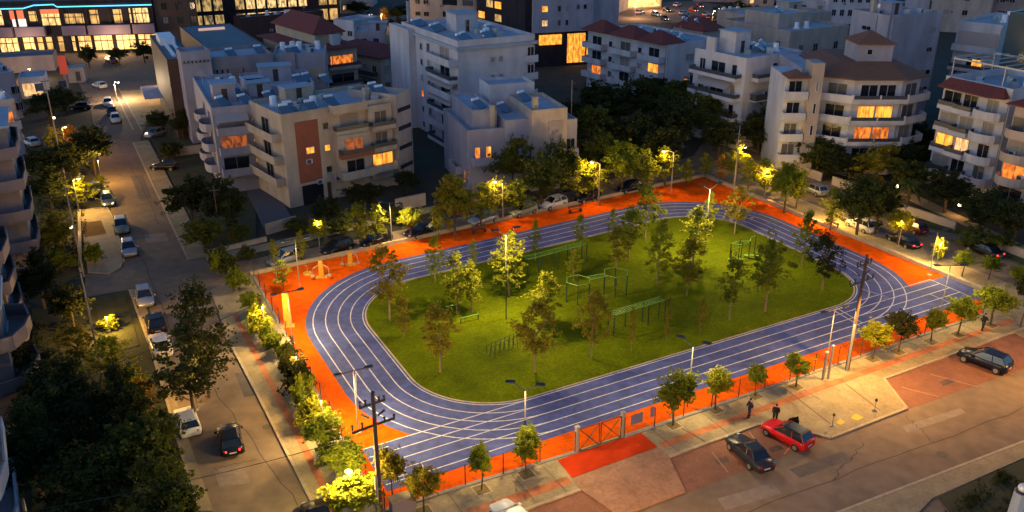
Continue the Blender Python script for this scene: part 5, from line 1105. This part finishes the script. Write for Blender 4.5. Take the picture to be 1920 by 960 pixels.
# 11 hotel tower with lit ground floor
b = Bld('tall white hotel block on a dark base with a lit glass lobby', (997, 127), (1102, 120), 36, D=18, wall='lilac', base=True, body=False, name='hotel_building'); W, D = b.W, b.D
b.vol(.0, W, 0, D, 0, 8.0, 'darkwall', None, 0); b.vol(.0, W+.8, -.6, D, 8.0, 36, 'lilac'); b.vol(-1.6, -.003, .2, D, 0, 36, 'darkwall', None, 0)
b.vol(W+.9, W+9, 3, D, 8.003, 22, 'lilac', 'roof', .5)
mb = MB(); mb.box(W*.12, W*.5, -.8, -.02, 5.2, 7.4); b.part('lit_sign', mb, M['lit'], 0, 0, 0)
for i in range(3): mb = MB(); mb.box(W*(.62+i*.11), W*(.72+i*.11), -.1, -.01, .6, 7.4); b.part('lobby_glass', mb, M['lit'], 0, 0, 0)
mb = MB(); mb.box(W*.97, W*1.15, -.1, -.01, .6, 4); b.part('lobby_glass', mb, M['lit'], 0, 0, 0)
lts = {(0, 0): 'litw', (0, 2): 'litw', (0, 4): 'litw', (1, 3): 'litw', (2, 4): 'litw', (0, 1): 'lit', (3, 5): 'lit', (2, 2): 'lit'}
b.grid(0, [W*.2], [9.5, 12.7, 15.9, 19.1, 22.3], 1.4, 1.3, lts); b.grid(0, [W*.45, W*.5+1.2], [9.5, 12.7, 15.9, 19.1, 22.3], .7, 1.2, {(1, 3): 'litw'}); b.grid(0, [W*.78, W*.9], [13, 16, 19.5, 22.7], .8, 1.0, {(0, 2): 'litw', (1, 2): 'lit'})
for o_ in list(b.t.children) if False else []: pass
for c in [c for c in C.objects if c.parent == b.t and c.name.startswith('window')]: c.location.y -= .6 if c.location.z > 8 else 0
# 12 red roofed balcony block
b = Bld('long white balcony block with three dark red hip roofs', (1103, 58), (1252, 88), 11.5, D=14, wall='hall', roof='roof', parapet=.4); W, D = b.W, b.D
for k, (x0, x1) in enumerate(((.0, .26), (.36, .64), (.72, .98))):
    b.hip(W*x0, W*x1, -1.0, 4, 11.95, 1.9, 'tile', .6)
    for z, lt in ((2.6, 'lito' if k == 0 else ''), (5.6, 'lit' if k == 2 else ''), (8.6, '')): b.bal(0, W*x0, W*x1, z, 1.6, 'solid', lt, W*.12)
for z in (3, 6, 9): b.win(0, W*.31, z, 1, 1.3); b.win(0, W*.68, z, 1, 1.3)
b.win(1, 6, 8.4, 2.2, 1.2); b.win(1, 5.4, 4.4, .9, .7, 'lito'); b.win(1, 7, 4.4, .9, .7)
for x, y in ((W*.4, 7), (W*.55, 8.5), (W*.7, 9), (W*.85, 8), (W*.95, 5)): b.heat(x, y, 60)
b.vol(W*.45, W*.8, 14.2, 20, 0, 12.5, 'beige', None, 0); b.hip(W*.45, W*.8, 14.2, 20, 12.5, 2.2, 'tile', .5); b.heat(W*.55, 15.5, 60, 13.3); b.heat(W*.7, 15.5, 60, 13.3)
# 13 white corner block
b = Bld('white corner block with wrap round balconies and a white roof cabin', (1400, 113), (1504, 98), 14.5, C3=(1318, 91), wall='hall', roof='roof', parapet=.3); W, D = b.W, b.D
for z, aw in ((1.6, 0), (4.8, 0), (8.0, 1), (11.2, 0)):
    b.bal(3, .6, D-.4, z, 1.5, 'half', '', 3.0); b.bal(0, 1.6, W-.2, z, 1.3, 'rail' if z < 11 else 'half', '', 2.0); b.win(0, W*.75, z+.9, 1.3, 1.1); b.win(3, D*.2, z+.2, 1.0, 2.0); b.win(3, D*.82, z+.2, 1.2, 2.0)
    if aw:
        a = MB(); a.v = [(-3.4, 0, 2.6), (3.4, 0, 2.6), (3.4, -1.7, 1.6), (-3.4, -1.7, 1.6)]; a.f = [(0, 1, 2, 3), (3, 2, 1, 0)][:1]; a.m = [0]; a.v += [(x, y, z2+.04) for x, y, z2 in a.v[:4]]; a.f.append((7, 6, 5, 4)); a.m.append(0); b.part('awning', a, M['awning'], 3, D*.5, z, .01)
b.cap(W*.18, W*.18+3.4, D*.42, D*.42+3.6, 3.4, 'hall'); b.vol(W*.12-1.6, W*.12-1.1, D*.62, D*.62+1.8, 14.56, 17, 'hall', None, 0)
for x, y in ((W*.55, D*.3), (W*.62, D*.45), (W*.3, D*.6), (W*.85, D*.55)): b.heat(x, y, 60)
# 14 cream row
b = Bld('cream stepped block behind the white corner block', (1482, 64), (1592, 52), 12.0, C3=(1424, 34), wall='beige'); W, D = b.W, b.D
b.vol(W*.15, W*.7, D*.3, D*.8, 12.06, 14.6, 'beige', 'roof', .4); b.grid(0, [W*.2, W*.45, W*.8], [8, 4.6], 1.2, 1.5); b.grid(3, [3, 8, 13], [8.4, 5], 1.1, 1.8); b.heat(W*.4, D*.5, 60, 14.6); b.bal(0, W*.3, W*.9, 7.2, 1.2, 'solid', None)
b = Bld('small beige block behind the cream stepped one', (1425, 38), (1560, 26), 12.5, D=14, wall='beige'); b.grid(0, [3, 8, 13, 18], [9], 1.3, 1.3); b.heat(8, 4, 60); b.cap(12, 16, 4, 8)
# 15 blue grey tower
b = Bld('blue grey block with blank walls behind the round balcony block', (1668, 36), (1768, 29), 19, C3=(1592, 24), wall='lilac'); W, D = b.W, b.D
b.win(3, D*.55, 16.6, 2.2, .6); b.grid(0, [W*.2, W*.85], [16.4, 13], 1.2, .7); b.grid(0, [W*.8, W*.9], [9, 6], 1, .8); b.vol(W*.05, W*.4, -.25, -.003, 0, 19.3, 'lilac', None, 0); b.vol(-.25, -.003, D*.3, D*.42, 0, 19.3, 'lilac', None, 0)
b.cap(W*.3, W*.5, D*.4, D*.7, 2.0); b.chim(W*.1, D*.6, 2.4)
# 16 round balcony block
b = Bld('apartment block with faceted balconies, brown tile roof and lit windows', (1604, 149), (1694, 149), 14.2, D=16, wall='hall', roof=None, parapet=0); W, D = b.W, b.D
zr = 14.2
P = [(0, 0), (W, 0), (W+3.6, 2.3), (W+3.6, D), (-3.8, D), (-3.8, 2.5)]
b.t.children
for c in [c for c in C.objects if c.parent == b.t]: bpy.data.objects.remove(c)
mb = MB(); mb.prism(P, 0, zr); mb.build('wall', M['hall'], b.t)
Po = [(-.4, -.9), (W+.4, -.9), (W+4.6, 1.8), (W+4.6, D+.3), (-4.8, D+.3), (-4.8, 2.0)]; Pt = [(1.4, 3.4), (W-1.2, 3.4), (W+.4, 4.6), (W+.4, D-2), (-.6, D-2), (-.6, 4.8)]
mb = MB(); mb.prism(Po, zr, zr+.15); mb.prism(Po, zr+.15, zr+1.9, top=Pt); mb.build('tile_roof', M['tileb'], b.t)
mb = MB(); mb.box(1.2, W-.6, 3.6, 9, zr+.5, zr+4.3); mb.build('stair_head', M['lilac'], b.t); b.hip(1.2, W-.6, 3.6, 9, zr+4.3, 1.5, 'tileb', .3); b.win(0, W*.42, zr+2.9, .7, .7, None, -3.6)
def faceb(zf, lit, d=1.5):
    Q = [(-4.6-.2, 3.6), (-4.9, 2.0-.6), (-.5, -d), (W+.5, -d), (W+4.7, 1.1), (W+4.7, 3.2)]
    I = [(-3.8, 3.6), (-3.8, 2.5), (0, 0), (W, 0), (W+3.6, 2.3), (W+3.6, 3.2)]; mb = MB(); mb.prism(Q+I[::-1], -.18, 0)
    for i in range(5):
        a, c = Vector(Q[i]), Vector(Q[i+1]); dd = c-a; mb.obox((a+c)/2, dd, dd.length/2+.04, .06, .0, .95 if i in (0, 1, 3, 4) else .45)
    mb.obox(Q[2], (1, 0), .12, .12, 0, 1.15); mb.obox(Q[3], (1, 0), .12, .12, 0, 1.15); mb.obox((W/2, -d), (1, 0), .1, .1, 0, 1.05)
    o = mb.build('balcony', M['hall'], b.t); o.location = (0, 0, zf); r = MB(); r.obox((W/2, -d), (1, 0), W/2+.4, .02, .46, .95); r.build('railing', M['rail'], o)
    b.win(0, W*.32, zf+.1, W*.34, 2.1, lit, 0, 'balcony_door'); b.win(0, W*.70, zf+.1, W*.34, 2.1, lit, 0, 'balcony_door')
    for s_, (p0, p1) in enumerate(((P[5], P[0]), (P[1], P[2]))):
        c = (Vector(p0)+Vector(p1))/2; dd = Vector(p1)-Vector(p0); o = b.win(0, 0, zf+.1, 2.6, 2.1, None, 0, 'balcony_door'); o.location = (c.x, c.y, zf+.1); o.rotation_euler = (0, 0, math.atan2(dd.y, dd.x))
for zf, lt in ((11.2, None), (8.1, 'lit'), (5.0, 'lito'), (1.9, None)): faceb(zf, lt)
mb = MB(); mb.obox((-5.6, 1.2), (1, 0), .85, 1.7, 0, 16.6); mb.build('stair_tower', M['beige'], b.t)
for z in (3.0, 6.2, 9.4, 12.6): b.win(0, -5.5, z, .3, 1.4, None, .5)
mb = MB(); mb.box(-9.6, -6.453, .8, 9, 0, 14.4); mb.build('wall', M['hall'], b.t); b.hip(-9.5, -6.9, -.5, 2.6, 14.4, .9, 'tileb', .3)
for z, lt in ((2.3, ''), (5.4, ''), (8.5, ''), (11.6, '')): b.bal(0, -9.8, -6.6, z, 1.4, 'solid', lt, 1.8, off=-.8, rnd_=False)
mb = MB(); mb.box(-6.452, -3.802, 4, D, 0, 15.0); mb.build('wall', M['lilac'], b.t)
# 17 right apartment block
b = Bld('apartment block at the right with curved balconies and a dark red canopy roof', (1772, 155), (1897, 182), 14.6, D=13, wall='hall', roof='roof', parapet=1.0); W, D = b.W, b.D
for k, (zf, la, lb2) in enumerate(((11.5, '', ''), (8.5, '', ''), (5.5, 'lit', 'litw'), (2.5, '', ''))):
    b.bal(0, .3, W*.30, zf, 1.2, 'half', la, W*.26); b.bal(0, W*.30+.05, W*.58, zf, 1.7, 'half', lb2, W*.2); b.bal(0, W*.56, W*.98, zf, 1.9, 'solid', '', W*.16, rnd_=True)
mb = MB(); mb.prism([(.2, -1.7), (W*.55, -2.0), (W*.8, -2.3), (W*.98, -1.2), (W*.98, 0), (.2, 0)], 14.3, 14.45); mb.prism([(.2, -1.7), (W*.55, -2.0), (W*.8, -2.3), (W*.98, -1.2), (W*.98, -.05), (.2, -.05)], 14.45, 15.5, top=[(.8, -.3), (W*.5, -.3), (W*.75, -.35), (W*.9, -.3), (W*.9, -.06), (.8, -.06)]); mb.build('canopy_roof', M['tile'], b.t)
b.grid(3, [3, 7], [9, 6, 3], .8, 1.0)
mb = MB()
for x in range(0, 9): mb.box(.4+x*1.9, .5+x*1.9, .4, 9, 18.1, 18.25)
for x in (.4, 8, 15.5): mb.box(x, x+.12, .4, .52, 15.6, 18.1); mb.box(x, x+.12, 8.8, 8.92, 15.6, 18.1)
mb.box(.3, 16, .35, .5, 17.9, 18.1); mb.box(.3, 16, 8.8, 8.95, 17.9, 18.1); b.part('pergola', mb, M['metal'], 0, 0, 0)
b2 = Bld('apartment wing cut by the right frame edge, with curved white balconies', (1903, 205), (1990, 225), 14.0, D=12, wall='beige', roof='roof', parapet=.8)
for zf, lt in ((11, ''), (8, ''), (5, 'lito'), (2, '')): b2.bal(0, .0, b2.W*.6, zf, 2.0, 'solid', lt, 3.2, rnd_=True)
b2.hip(0, 7, -1.5, 3, 14.8, 1.2, 'tile', .2)
# 18 right rear block
b = Bld('white block with closed shutters and a lit balcony at the upper right', (1797, 45), (1880, 54), 17, D=16, wall='hall'); W, D = b.W, b.D
for zf in (13.4, 7.4): mb = MB(); mb.box(.4, W*.95, -.12, -.01, 0, 2.6); b.part('shutter', mb, M['awning'], 0, 0, zf)
b.bal(0, 0, W, 12.8, 1.2, 'solid', None); b.bal(0, 0, W, 9.4, 1.2, 'half', '', 2.2); b.win(0, W*.6, 9.7, 1.7, 1.6, 'lit', .1, 'balcony_door'); b.bal(0, 0, W*.8, 6.0, 1.2, 'solid', '', 2); b.vol(W*.6, W*1.1, -7, -1.3, 0, 8.4, 'beige', None, 0); b.hip(W*.6, W*1.1, -7, -1.3, 8.4, 1.2, 'tile', .8)
b = Bld('dark teal glass block cut by the right frame edge', (1893, 30), (1985, 40), 22, D=14, wall='bluegl')
# 20 top row
b = Bld('pink block with dark paired windows at the top right', (1548, 44), (1672, 46), 13, D=12, wall='hall', base=True, group=None)
for i in range(8): b.win(0, 2+i*2.4, 6.4, 1.2, 1.8); b.win(0, 2+i*2.4, 2.4, 1.2, 1.8)
mb = MB(); mb.box(1, b.W*.95, -.06, -.01, 10.2, 11.4); b.part('lit_strip', mb, M['lito'], 0, 0, 0)
b = Bld('beige slab at the top right with one bright window', (1738, 58), (1850, 64), 22, D=14, wall='beige', base=True); b.grid(0, [4, 9, 18, 20.4], [5, 9, 13, 17], 1.3, 1.3, {(3, 2): 'shop', (2, 2): 'shop', (2, 1): None})
b = Bld('grey beige slab in the top right corner', (1850, 60), (1935, 66), 22, D=14, wall='grey', base=True); b.grid(0, [3, 8, 13], [5, 9, 13, 17], 2.6, 1.2)
b = Bld('low white building behind the cream blocks', (1455, 34), (1545, 38), 7, D=10, wall='hall', base=True); b.grid(0, [3, 8, 13], [3], 1.4, 1.4)
# far centre
b = Bld('beige slab block with strip windows at the top centre', (770, 44), (893, 50), 24, D=14, wall='beige', base=True); W = b.W
for zf in (2.5, 6, 9.5, 13): b.grid(0, [W*.12, W*.25], [zf], 1.6, 1.2); mb = MB(); mb.box(W*.5, W*.72, -.05, -.01, 0, 1.7); b.part('window_strip', mb, M['glass'], 0, 0, zf); mb = MB(); mb.box(W*.8, W*.96, -.05, -.01, 0, 1.7); b.part('window_strip', mb, M['rail'], 0, 0, zf)
b = Bld('dark office block with bands of lit windows at the top centre', (895, 58), (996, 82), 26, D=14, wall='darkwall', base=True, name='office_building'); W = b.W
for k, zf in enumerate((4, 7.5, 11, 14.5)):
    for i in range(6):
        if (i*7+k*3) % 4 != 3: mb = MB(); mb.box(W*(.03+i*.16), W*(.15+i*.16), -.06, -.01, 0, 1.9); b.part('window', mb, M['lit' if k in (2,) or (i+k) % 3 == 0 else 'shopd'], 0, 0, zf)
# avenue buildings beyond the traffic
b = Bld('brightly lit shop by the far avenue', (1168, 18), (1240, 14), 5.5, D=10, wall='cream', base=True, name='shop_building'); mb = MB(); mb.box(.5, b.W-.5, -.06, -.01, .5, 3.6); b.part('shop_window', mb, M['shop'], 0, 0, 0); light(b.t, (b.W/2, -8, 4), 1500, (1, .6, .3), 0, 1.0)
b = Bld('low long building beyond the bright avenue', (1300, 3), (1460, 6), 9, D=12, wall='grey', base=True); b.grid(0, [4, 10, 16, 22, 28], [5, 2], 2, 1.2)
b = Bld('pale block right of the hotel tower', (1128, 22), (1160, 24), 12, D=10, wall='beige', base=True); b.grid(0, [2, 5], [3, 7], 1.2, 1.2, {(0, 0): 'lit'})
b = Bld('grey block at the top beyond the middle street', (640, 12), (700, 12), 10, D=10, wall='lilac', base=True); b.grid(0, [3, 8, 13], [3, 6.5], 1.4, 1.2)
for pa, pb, h, d, wl, lb in (((1395, 12), (1450, 14), 7, 9, 'beige', 'small pale house beyond the dark trees at the top, left one'), ((1470, 10), (1540, 8), 9, 9, 'grey', 'small grey house beyond the dark trees at the top, right one'), ((1690, 52), (1735, 56), 12, 8, 'lilac', 'narrow lilac block between the pink block and the beige slab'), ((1345, 56), (1392, 58), 5, 7, 'cream', 'tiny cream house beside the yellow lit tree'), ((640, 26), (668, 24), 6, 6, 'cream', 'tiny cream house beside the retail hall'), ((1100, 40), (1128, 44), 9, 7, 'beige', 'small beige house right behind the hotel tower')):
    b = Bld(lb, pa, pb, h, D=d, wall=wl, base=True, parapet=.3, name='house'); b.grid(0, [b.W*.25, b.W*.7], [1.2] if h < 7 else [1.2, 4.6], 1.2, 1.3, {(0, 0): 'litw'} if h < 8 else {(1, 1): 'lit'})
for i, (x, y) in enumerate(((1215, 14), (1250, 22), (1283, 28), (1312, 14), (1335, 36), (1362, 30), (1398, 22), (1420, 32), (1372, 12), (1246, 38))):
    car('hatch', (x, y), (x+8, y+(3 if i % 2 else -1)), ('white', 'black', 'silver', 'red', 'grey')[i % 5], ('white', 'black', 'silver', 'red', 'grey')[i % 5]+' car with its lights on in the bright avenue traffic, '+('nearest the lit shop', 'in the left lane', 'at the centre', 'farther centre', 'near the middle lamp', 'right of the middle lamp', 'near the right lamp', 'rightmost near', 'rightmost far', 'nearest the red roofed block')[i], AV, lights='both')
# mall
b = Bld('long shopping mall with lit shop windows and a bright blue neon eaves line', (-60, 104), (298, 93), 12.6, D=24, wall='darkwall', roof='slate', parapet=.3, base=True, name='shopping_mall'); W, D = b.W, b.D
def mx(px): return (px+60)/358*W
def mbox(nm, x0, x1, y0, z0, z1, m):
    mb_ = MB(); mb_.box(mx(x0), mx(x1), -y0-.04, -y0+.04, z0, z1); o = b.part(nm, mb_, M[m], 0, 0, 0)
    if m in ('shop', 'shopd', 'litw'):
        mb_ = MB(); x = mx(x0); st = 1.6
        while x < mx(x1)+.1: mb_.box(x-.07, x+.07, -y0-.16, -y0-.045, z0, z1); x += st
        mb_.box(mx(x0), mx(x1), -y0-.2, -y0-.165, z0+(z1-z0)*.62, z0+(z1-z0)*.68); mb_.build('mullions', M['darkwall'], o)
    return o
for x0, x1, m in ((2, 36, 'shop'), (46, 66, 'shop'), (72, 82, 'shopd'), (88, 100, 'shopd'), (110, 120, 'shopd'), (136, 142, 'shop'), (148, 172, 'shop'), (178, 212, 'shop'), (220, 256, 'shop'), (262, 296, 'shop'), (-50, -6, 'shop')): mbox('shop_window', x0, x1, .05, .4, 4.0, m)
for x0, x1 in ((-60, 33), (38, 92), (124, 168), (172, 252), (256, 298)):
    mb = MB(); mb.box(mx(x0), mx(x1), -1.4, -.004, 4.4, 6.7); b.part('fascia', mb, M['violet'], 0, 0, 0)
for x0, x1, z0, z1, m in ((-4, 18, 7.2, 10.8, 'litw'), (32, 57, 8.6, 10.7, 'poster1'), (34, 59, 6.75, 8.6, 'poster2'), (88, 122, 9.7, 10.8, 'poster1'), (88, 122, 6.9, 9.7, 'shop'), (66, 80, 8, 10.4, 'shopd'), (126, 166, 7.2, 9.6, 'shopd'), (178, 194, 7, 10.4, 'shopd'), (222, 238, 7, 10.4, 'shopd'), (252, 290, 7.0, 10.6, 'shop'), (-50, -12, 7, 10.6, 'shopd')): mbox('upper_window', x0, x1, .05, z0, z1, m)
pts = [(-60, 11.2), (60, 11.2), (80, 11.9), (116, 12.0), (122, 11.4), (298, 11.4)]
mb = MB(); mb.tube([(mx(x), -.6, z) for x, z in pts], .16, 6); b.part('neon_line', mb, M['neon'], 0, 0, 0)
for x in range(0, 300, 43): mb = MB(); mb.box(mx(x)-.25, mx(x)+.25, -.5, -.004, 6.8, 11.0); b.part('pier', mb, M['darkwall'], 0, 0, 0)
light(b.t, (mx(60), -6, 3.5), 900, (1, .65, .3), 0, 1.0); light(b.t, (mx(220), -6, 3.5), 1300, (1, .65, .3), 0, 1.0)
b = Bld('dark brick tower beside the shopping mall', (300, 92), (362, 90), 22, D=16, wall='brown', base=True); b.grid(0, [2.5, 6, 9.5], [3, 6.5, 10, 13.5], 1.2, 1.6)
b = Bld('dark retail hall with two floors of lit displays and a red sign', (362, 66), (640, 48), 13.5, D=22, wall='darkwall', roof='slate', parapet=.2, base=True, name='retail_hall'); W = b.W
for i in range(14):
    for k, z in enumerate((2.0, 6.4)):
        if i not in (3, 11): mb = MB(); mb.box(W*(.015+i*.07), W*(.07+i*.07), -.06, -.01, z, z+3.2); b.part('shop_window', mb, M['shop' if 4 < i < 11 else 'shopd'], 0, 0, 0)
mb = MB(); mb.box(W*.41, W*.49, -.3, -.05, 9.9, 10.8); b.part('red_sign', mb, M['neonr'], 0, 0, 0); mb = MB(); mb.box(W*.44, W*.48, -.3, -.05, 11.0, 12.0); b.part('blue_sign', mb, M['neonb'], 0, 0, 0)
for x in (.06, .62, .74): mb = MB(); mb.box(W*x, W*x+3.4, -.25, -.05, 10.2, 10.9); b.part('white_sign', mb, M['white'], 0, 0, 0)
b = Bld('long low dark wall building between the retail hall and the red roofed house', (455, 80), (610, 64), 6, D=5, wall='brown', base=True); mb = MB(); mb.box(b.W*.55, b.W*.62, -.06, -.01, .5, 5); b.part('window', mb, M['lit'], 0, 0, 0)
# left of the car park
b = Bld('low flat roofed kiosk by the car park', (130, 156), (162, 154), 3, D=4, wall='beige', base=True, name='kiosk', parapet=.2); b.win(0, 2, .4, .9, 2, None); 
b = Bld('white terrace building with a bright lit terrace at the upper left', (42, 186), (92, 182), 4, D=7, wall='hall', base=True, parapet=.3); mb = MB(); mb.box(.5, b.W*.8, -.08, -.01, .5, 3.0); b.part('window', mb, M['litw'], 0, 0, 0)
b = Bld('blue roofed block at the left frame edge, farthest', (-60, 150), (27, 140), 8, D=12, wall='lilac'); b.grid(0, [3, 7, 11, 15], [4.6, 1.6], 1.3, 1.3)
b = Bld('blue roofed block at the left frame edge, behind the curved balconies', (-70, 205), (28, 192), 11, D=9, wall='lilac'); b.bal(0, b.W*.5, b.W, 7.6, 1.3, 'solid', 'lito', 2)
b = Bld('dark parking deck beside the avenue at the upper left', (-20, 140), (105, 132), 3, D=8, wall='grey', base=True, roof='slate'); 
# curved balcony blocks on the left edge
def leftblock(label, base, top_y, n, wdt, ext, wall='lilac'):
    g = G(*base); h = HZ(base[0], base[1], top_y); d1 = (G(232, 420)-G(345, 775)).xy.normalized()   # along the street, away from the camera
    t = thing('apartment_building', label, 'building', (g.x, g.y, 0), math.atan2(-d1.x, d1.y)); mb = MB(); mb.box(-14, 0, -wdt, 0, 0, h); mb.build('wall', M[wall], t); mb = MB(); mb.box(-14.2, .3, -wdt-.3, .3, h, h+.25); mb.build('roof', M['roof'], t)
    fh = h/n
    for k in range(n):
        z = k*fh+.6; mb = MB(); P = [(-9, -wdt), (-9, -wdt-1.2), (-1.0, -wdt-1.5), (.6, -wdt-1.0), (ext*.8, -wdt+.6), (ext, -wdt+2.4), (ext*.8, -1.2), (0, -.6), (0, -wdt)]
        mb.prism(P, -.2, 0)
        for a, c in zip(P[:-2], P[1:-1]): a, c = Vector(a), Vector(c); dd = c-a; mb.obox((a+c)/2, dd, dd.length/2+.05, .07, 0, 1.0)
        o = mb.build('balcony', M[wall], t); o.location = (0, 0, z+fh-1.0 if False else z)
        f, p = wmesh(2.2, 2.0)
        for loc, r in (((.0, -wdt*.5, z+.1), math.pi/2), ((-3.5, -wdt, z+.1), 0), ((-7, -wdt, z+.1), 0)):
            q = bpy.data.objects.new('balcony_door', f); C.objects.link(q); q.parent = t; q.location = loc; q.rotation_euler = (0, 0, r); e = bpy.data.objects.new('pane', p); C.objects.link(e); e.parent = q
    return t, h
leftblock('block with stacked curved balconies at the left edge, above the garden lamps', (72, 470), 205, 5, 9, .8, 'mauve')
leftblock('block with dark roof and angular balconies at the left edge, middle', (36, 600), 395, 4, 7, 1.0, 'mauve')
leftblock('block with two rounded brown balconies at the left edge', (50, 735), 525, 3, 6, 1.8, 'mauve')
leftblock('pale blue block at the left edge, nearest the camera', (20, 960), 560, 5, 9, 1.3, 'hall')

for i_, b_ in enumerate(ALLB):
    if b_.W < 40 and b_.W > 5 and b_.t['label'].split()[0] not in ('brightly', 'low', 'dark') and 'mall' not in b_.t['label'] and 'tile' not in b_.t['label'] and 'two tier' not in b_.t['label'] and 'low red' not in b_.t['label'] and 'hotel' not in b_.t['label']:
        clutter(b_, 9, 11, i_, (0, 0, 3, 1) if b_.t.location.x < 0 else (0, 3, 3))
# wear on the streets: patches, covers, cracks, oil spots
def patch(pts, m, z=.006, name='road_patch'): return sheet(name, pxs(*pts), z, m)
pm1 = mat('patchdark', (.12, .095, .075), .9, n=.2, ns=1.2); pm2 = mat('patchpale', (.25, .19, .14), .9, n=.2, ns=1.2); pm3 = mat('oilspot', (.10, .055, .04), .7, n=.4, ns=2)
patch([(1480, 880), (1580, 846), (1600, 860), (1500, 896)], pm1); patch([(1690, 800), (1800, 765), (1812, 774), (1702, 811)], pm2); patch([(1345, 935), (1450, 905), (1465, 925), (1360, 957)], pm2)
patch([(440, 700), (470, 695), (490, 740), (458, 745)], pm1); patch([(400, 880), (455, 872), (470, 905), (412, 914)], pm2); patch([(270, 440), (310, 436), (316, 452), (275, 456)], pm2); patch([(245, 330), (268, 328), (285, 372), (262, 374)], pm1); patch([(330, 560), (380, 552), (392, 575), (340, 584)], pm2)
patch([(1440, 840), (1462, 834), (1470, 842), (1448, 849)], pm3, .016, 'oil_stain'); patch([(1340, 862), (1362, 856), (1368, 866), (1346, 872)], pm3, .016, 'oil_stain'); patch([(1760, 716), (1782, 709), (1790, 717), (1768, 724)], pm3, .016, 'oil_stain'); patch([(1850, 655), (1866, 650), (1872, 657), (1856, 662)], pm3, .016, 'oil_stain')
rnd = random.Random(21)
def crack(p, q, nm='road_crack'):
    a, c = G(*p), G(*q); d = c-a; e = Vector((-d.y, d.x, 0)).normalized(); pts = [a+d*(i/14)+e*rnd.uniform(-.18, .18) for i in range(15)]; mb = MB(); strip(mb, pts, .045, .009); struct(mb.build(nm, mat('crack', (.03, .025, .02), .95)))
for p, q in (((1400, 960), (1920, 765)), ((1560, 900), (1620, 830)), ((1750, 830), (1700, 780)), ((380, 700), (560, 950)), ((260, 470), (330, 640)), ((215, 395), (330, 392)), ((300, 520), (390, 505)), ((240, 300), (300, 420)), ((480, 860), (400, 880)), ((1500, 345), (1700, 410)), ((1600, 400), (1760, 465))): crack(p, q)
for x, y in ((500, 800), (330, 610), (290, 470), (1560, 880)):
    mb = MB(); g = G(x, y); mb.prism([(g.x+.36*math.cos(t*.5236), g.y+.36*math.sin(t*.5236)) for t in range(12)], .0, .012); struct(mb.build('manhole_cover', MC['manhole']))
# joints of the front and left paving
mb = MB()
for k in range(26):
    a = S(sl+2.5*k-4, OW+1.6); c = S(sl+2.5*k-4, OW+6.2)
    strip(mb, [a, c], .05, .146)
struct(mb.build('paving_joint', mat('joint', (.16, .12, .08), .9)))
# lamps of the far streets
for x, y, ty, lb in ((716, 52, 26, 'lamp on the far middle street by the yellow lit tree'), (1190, 34, 6, 'left lamp on the bright far avenue'), (1335, 44, 20, 'middle lamp on the bright far avenue'), (1392, 40, 14, 'right lamp on the bright far avenue'), (60, 150, 128, 'lamp on the parking deck at the upper left')):
    st_lamp(x, y, ty, lb, (.3, -1), .8, 1600, (1, .6, .28), 'lamps of the far streets')
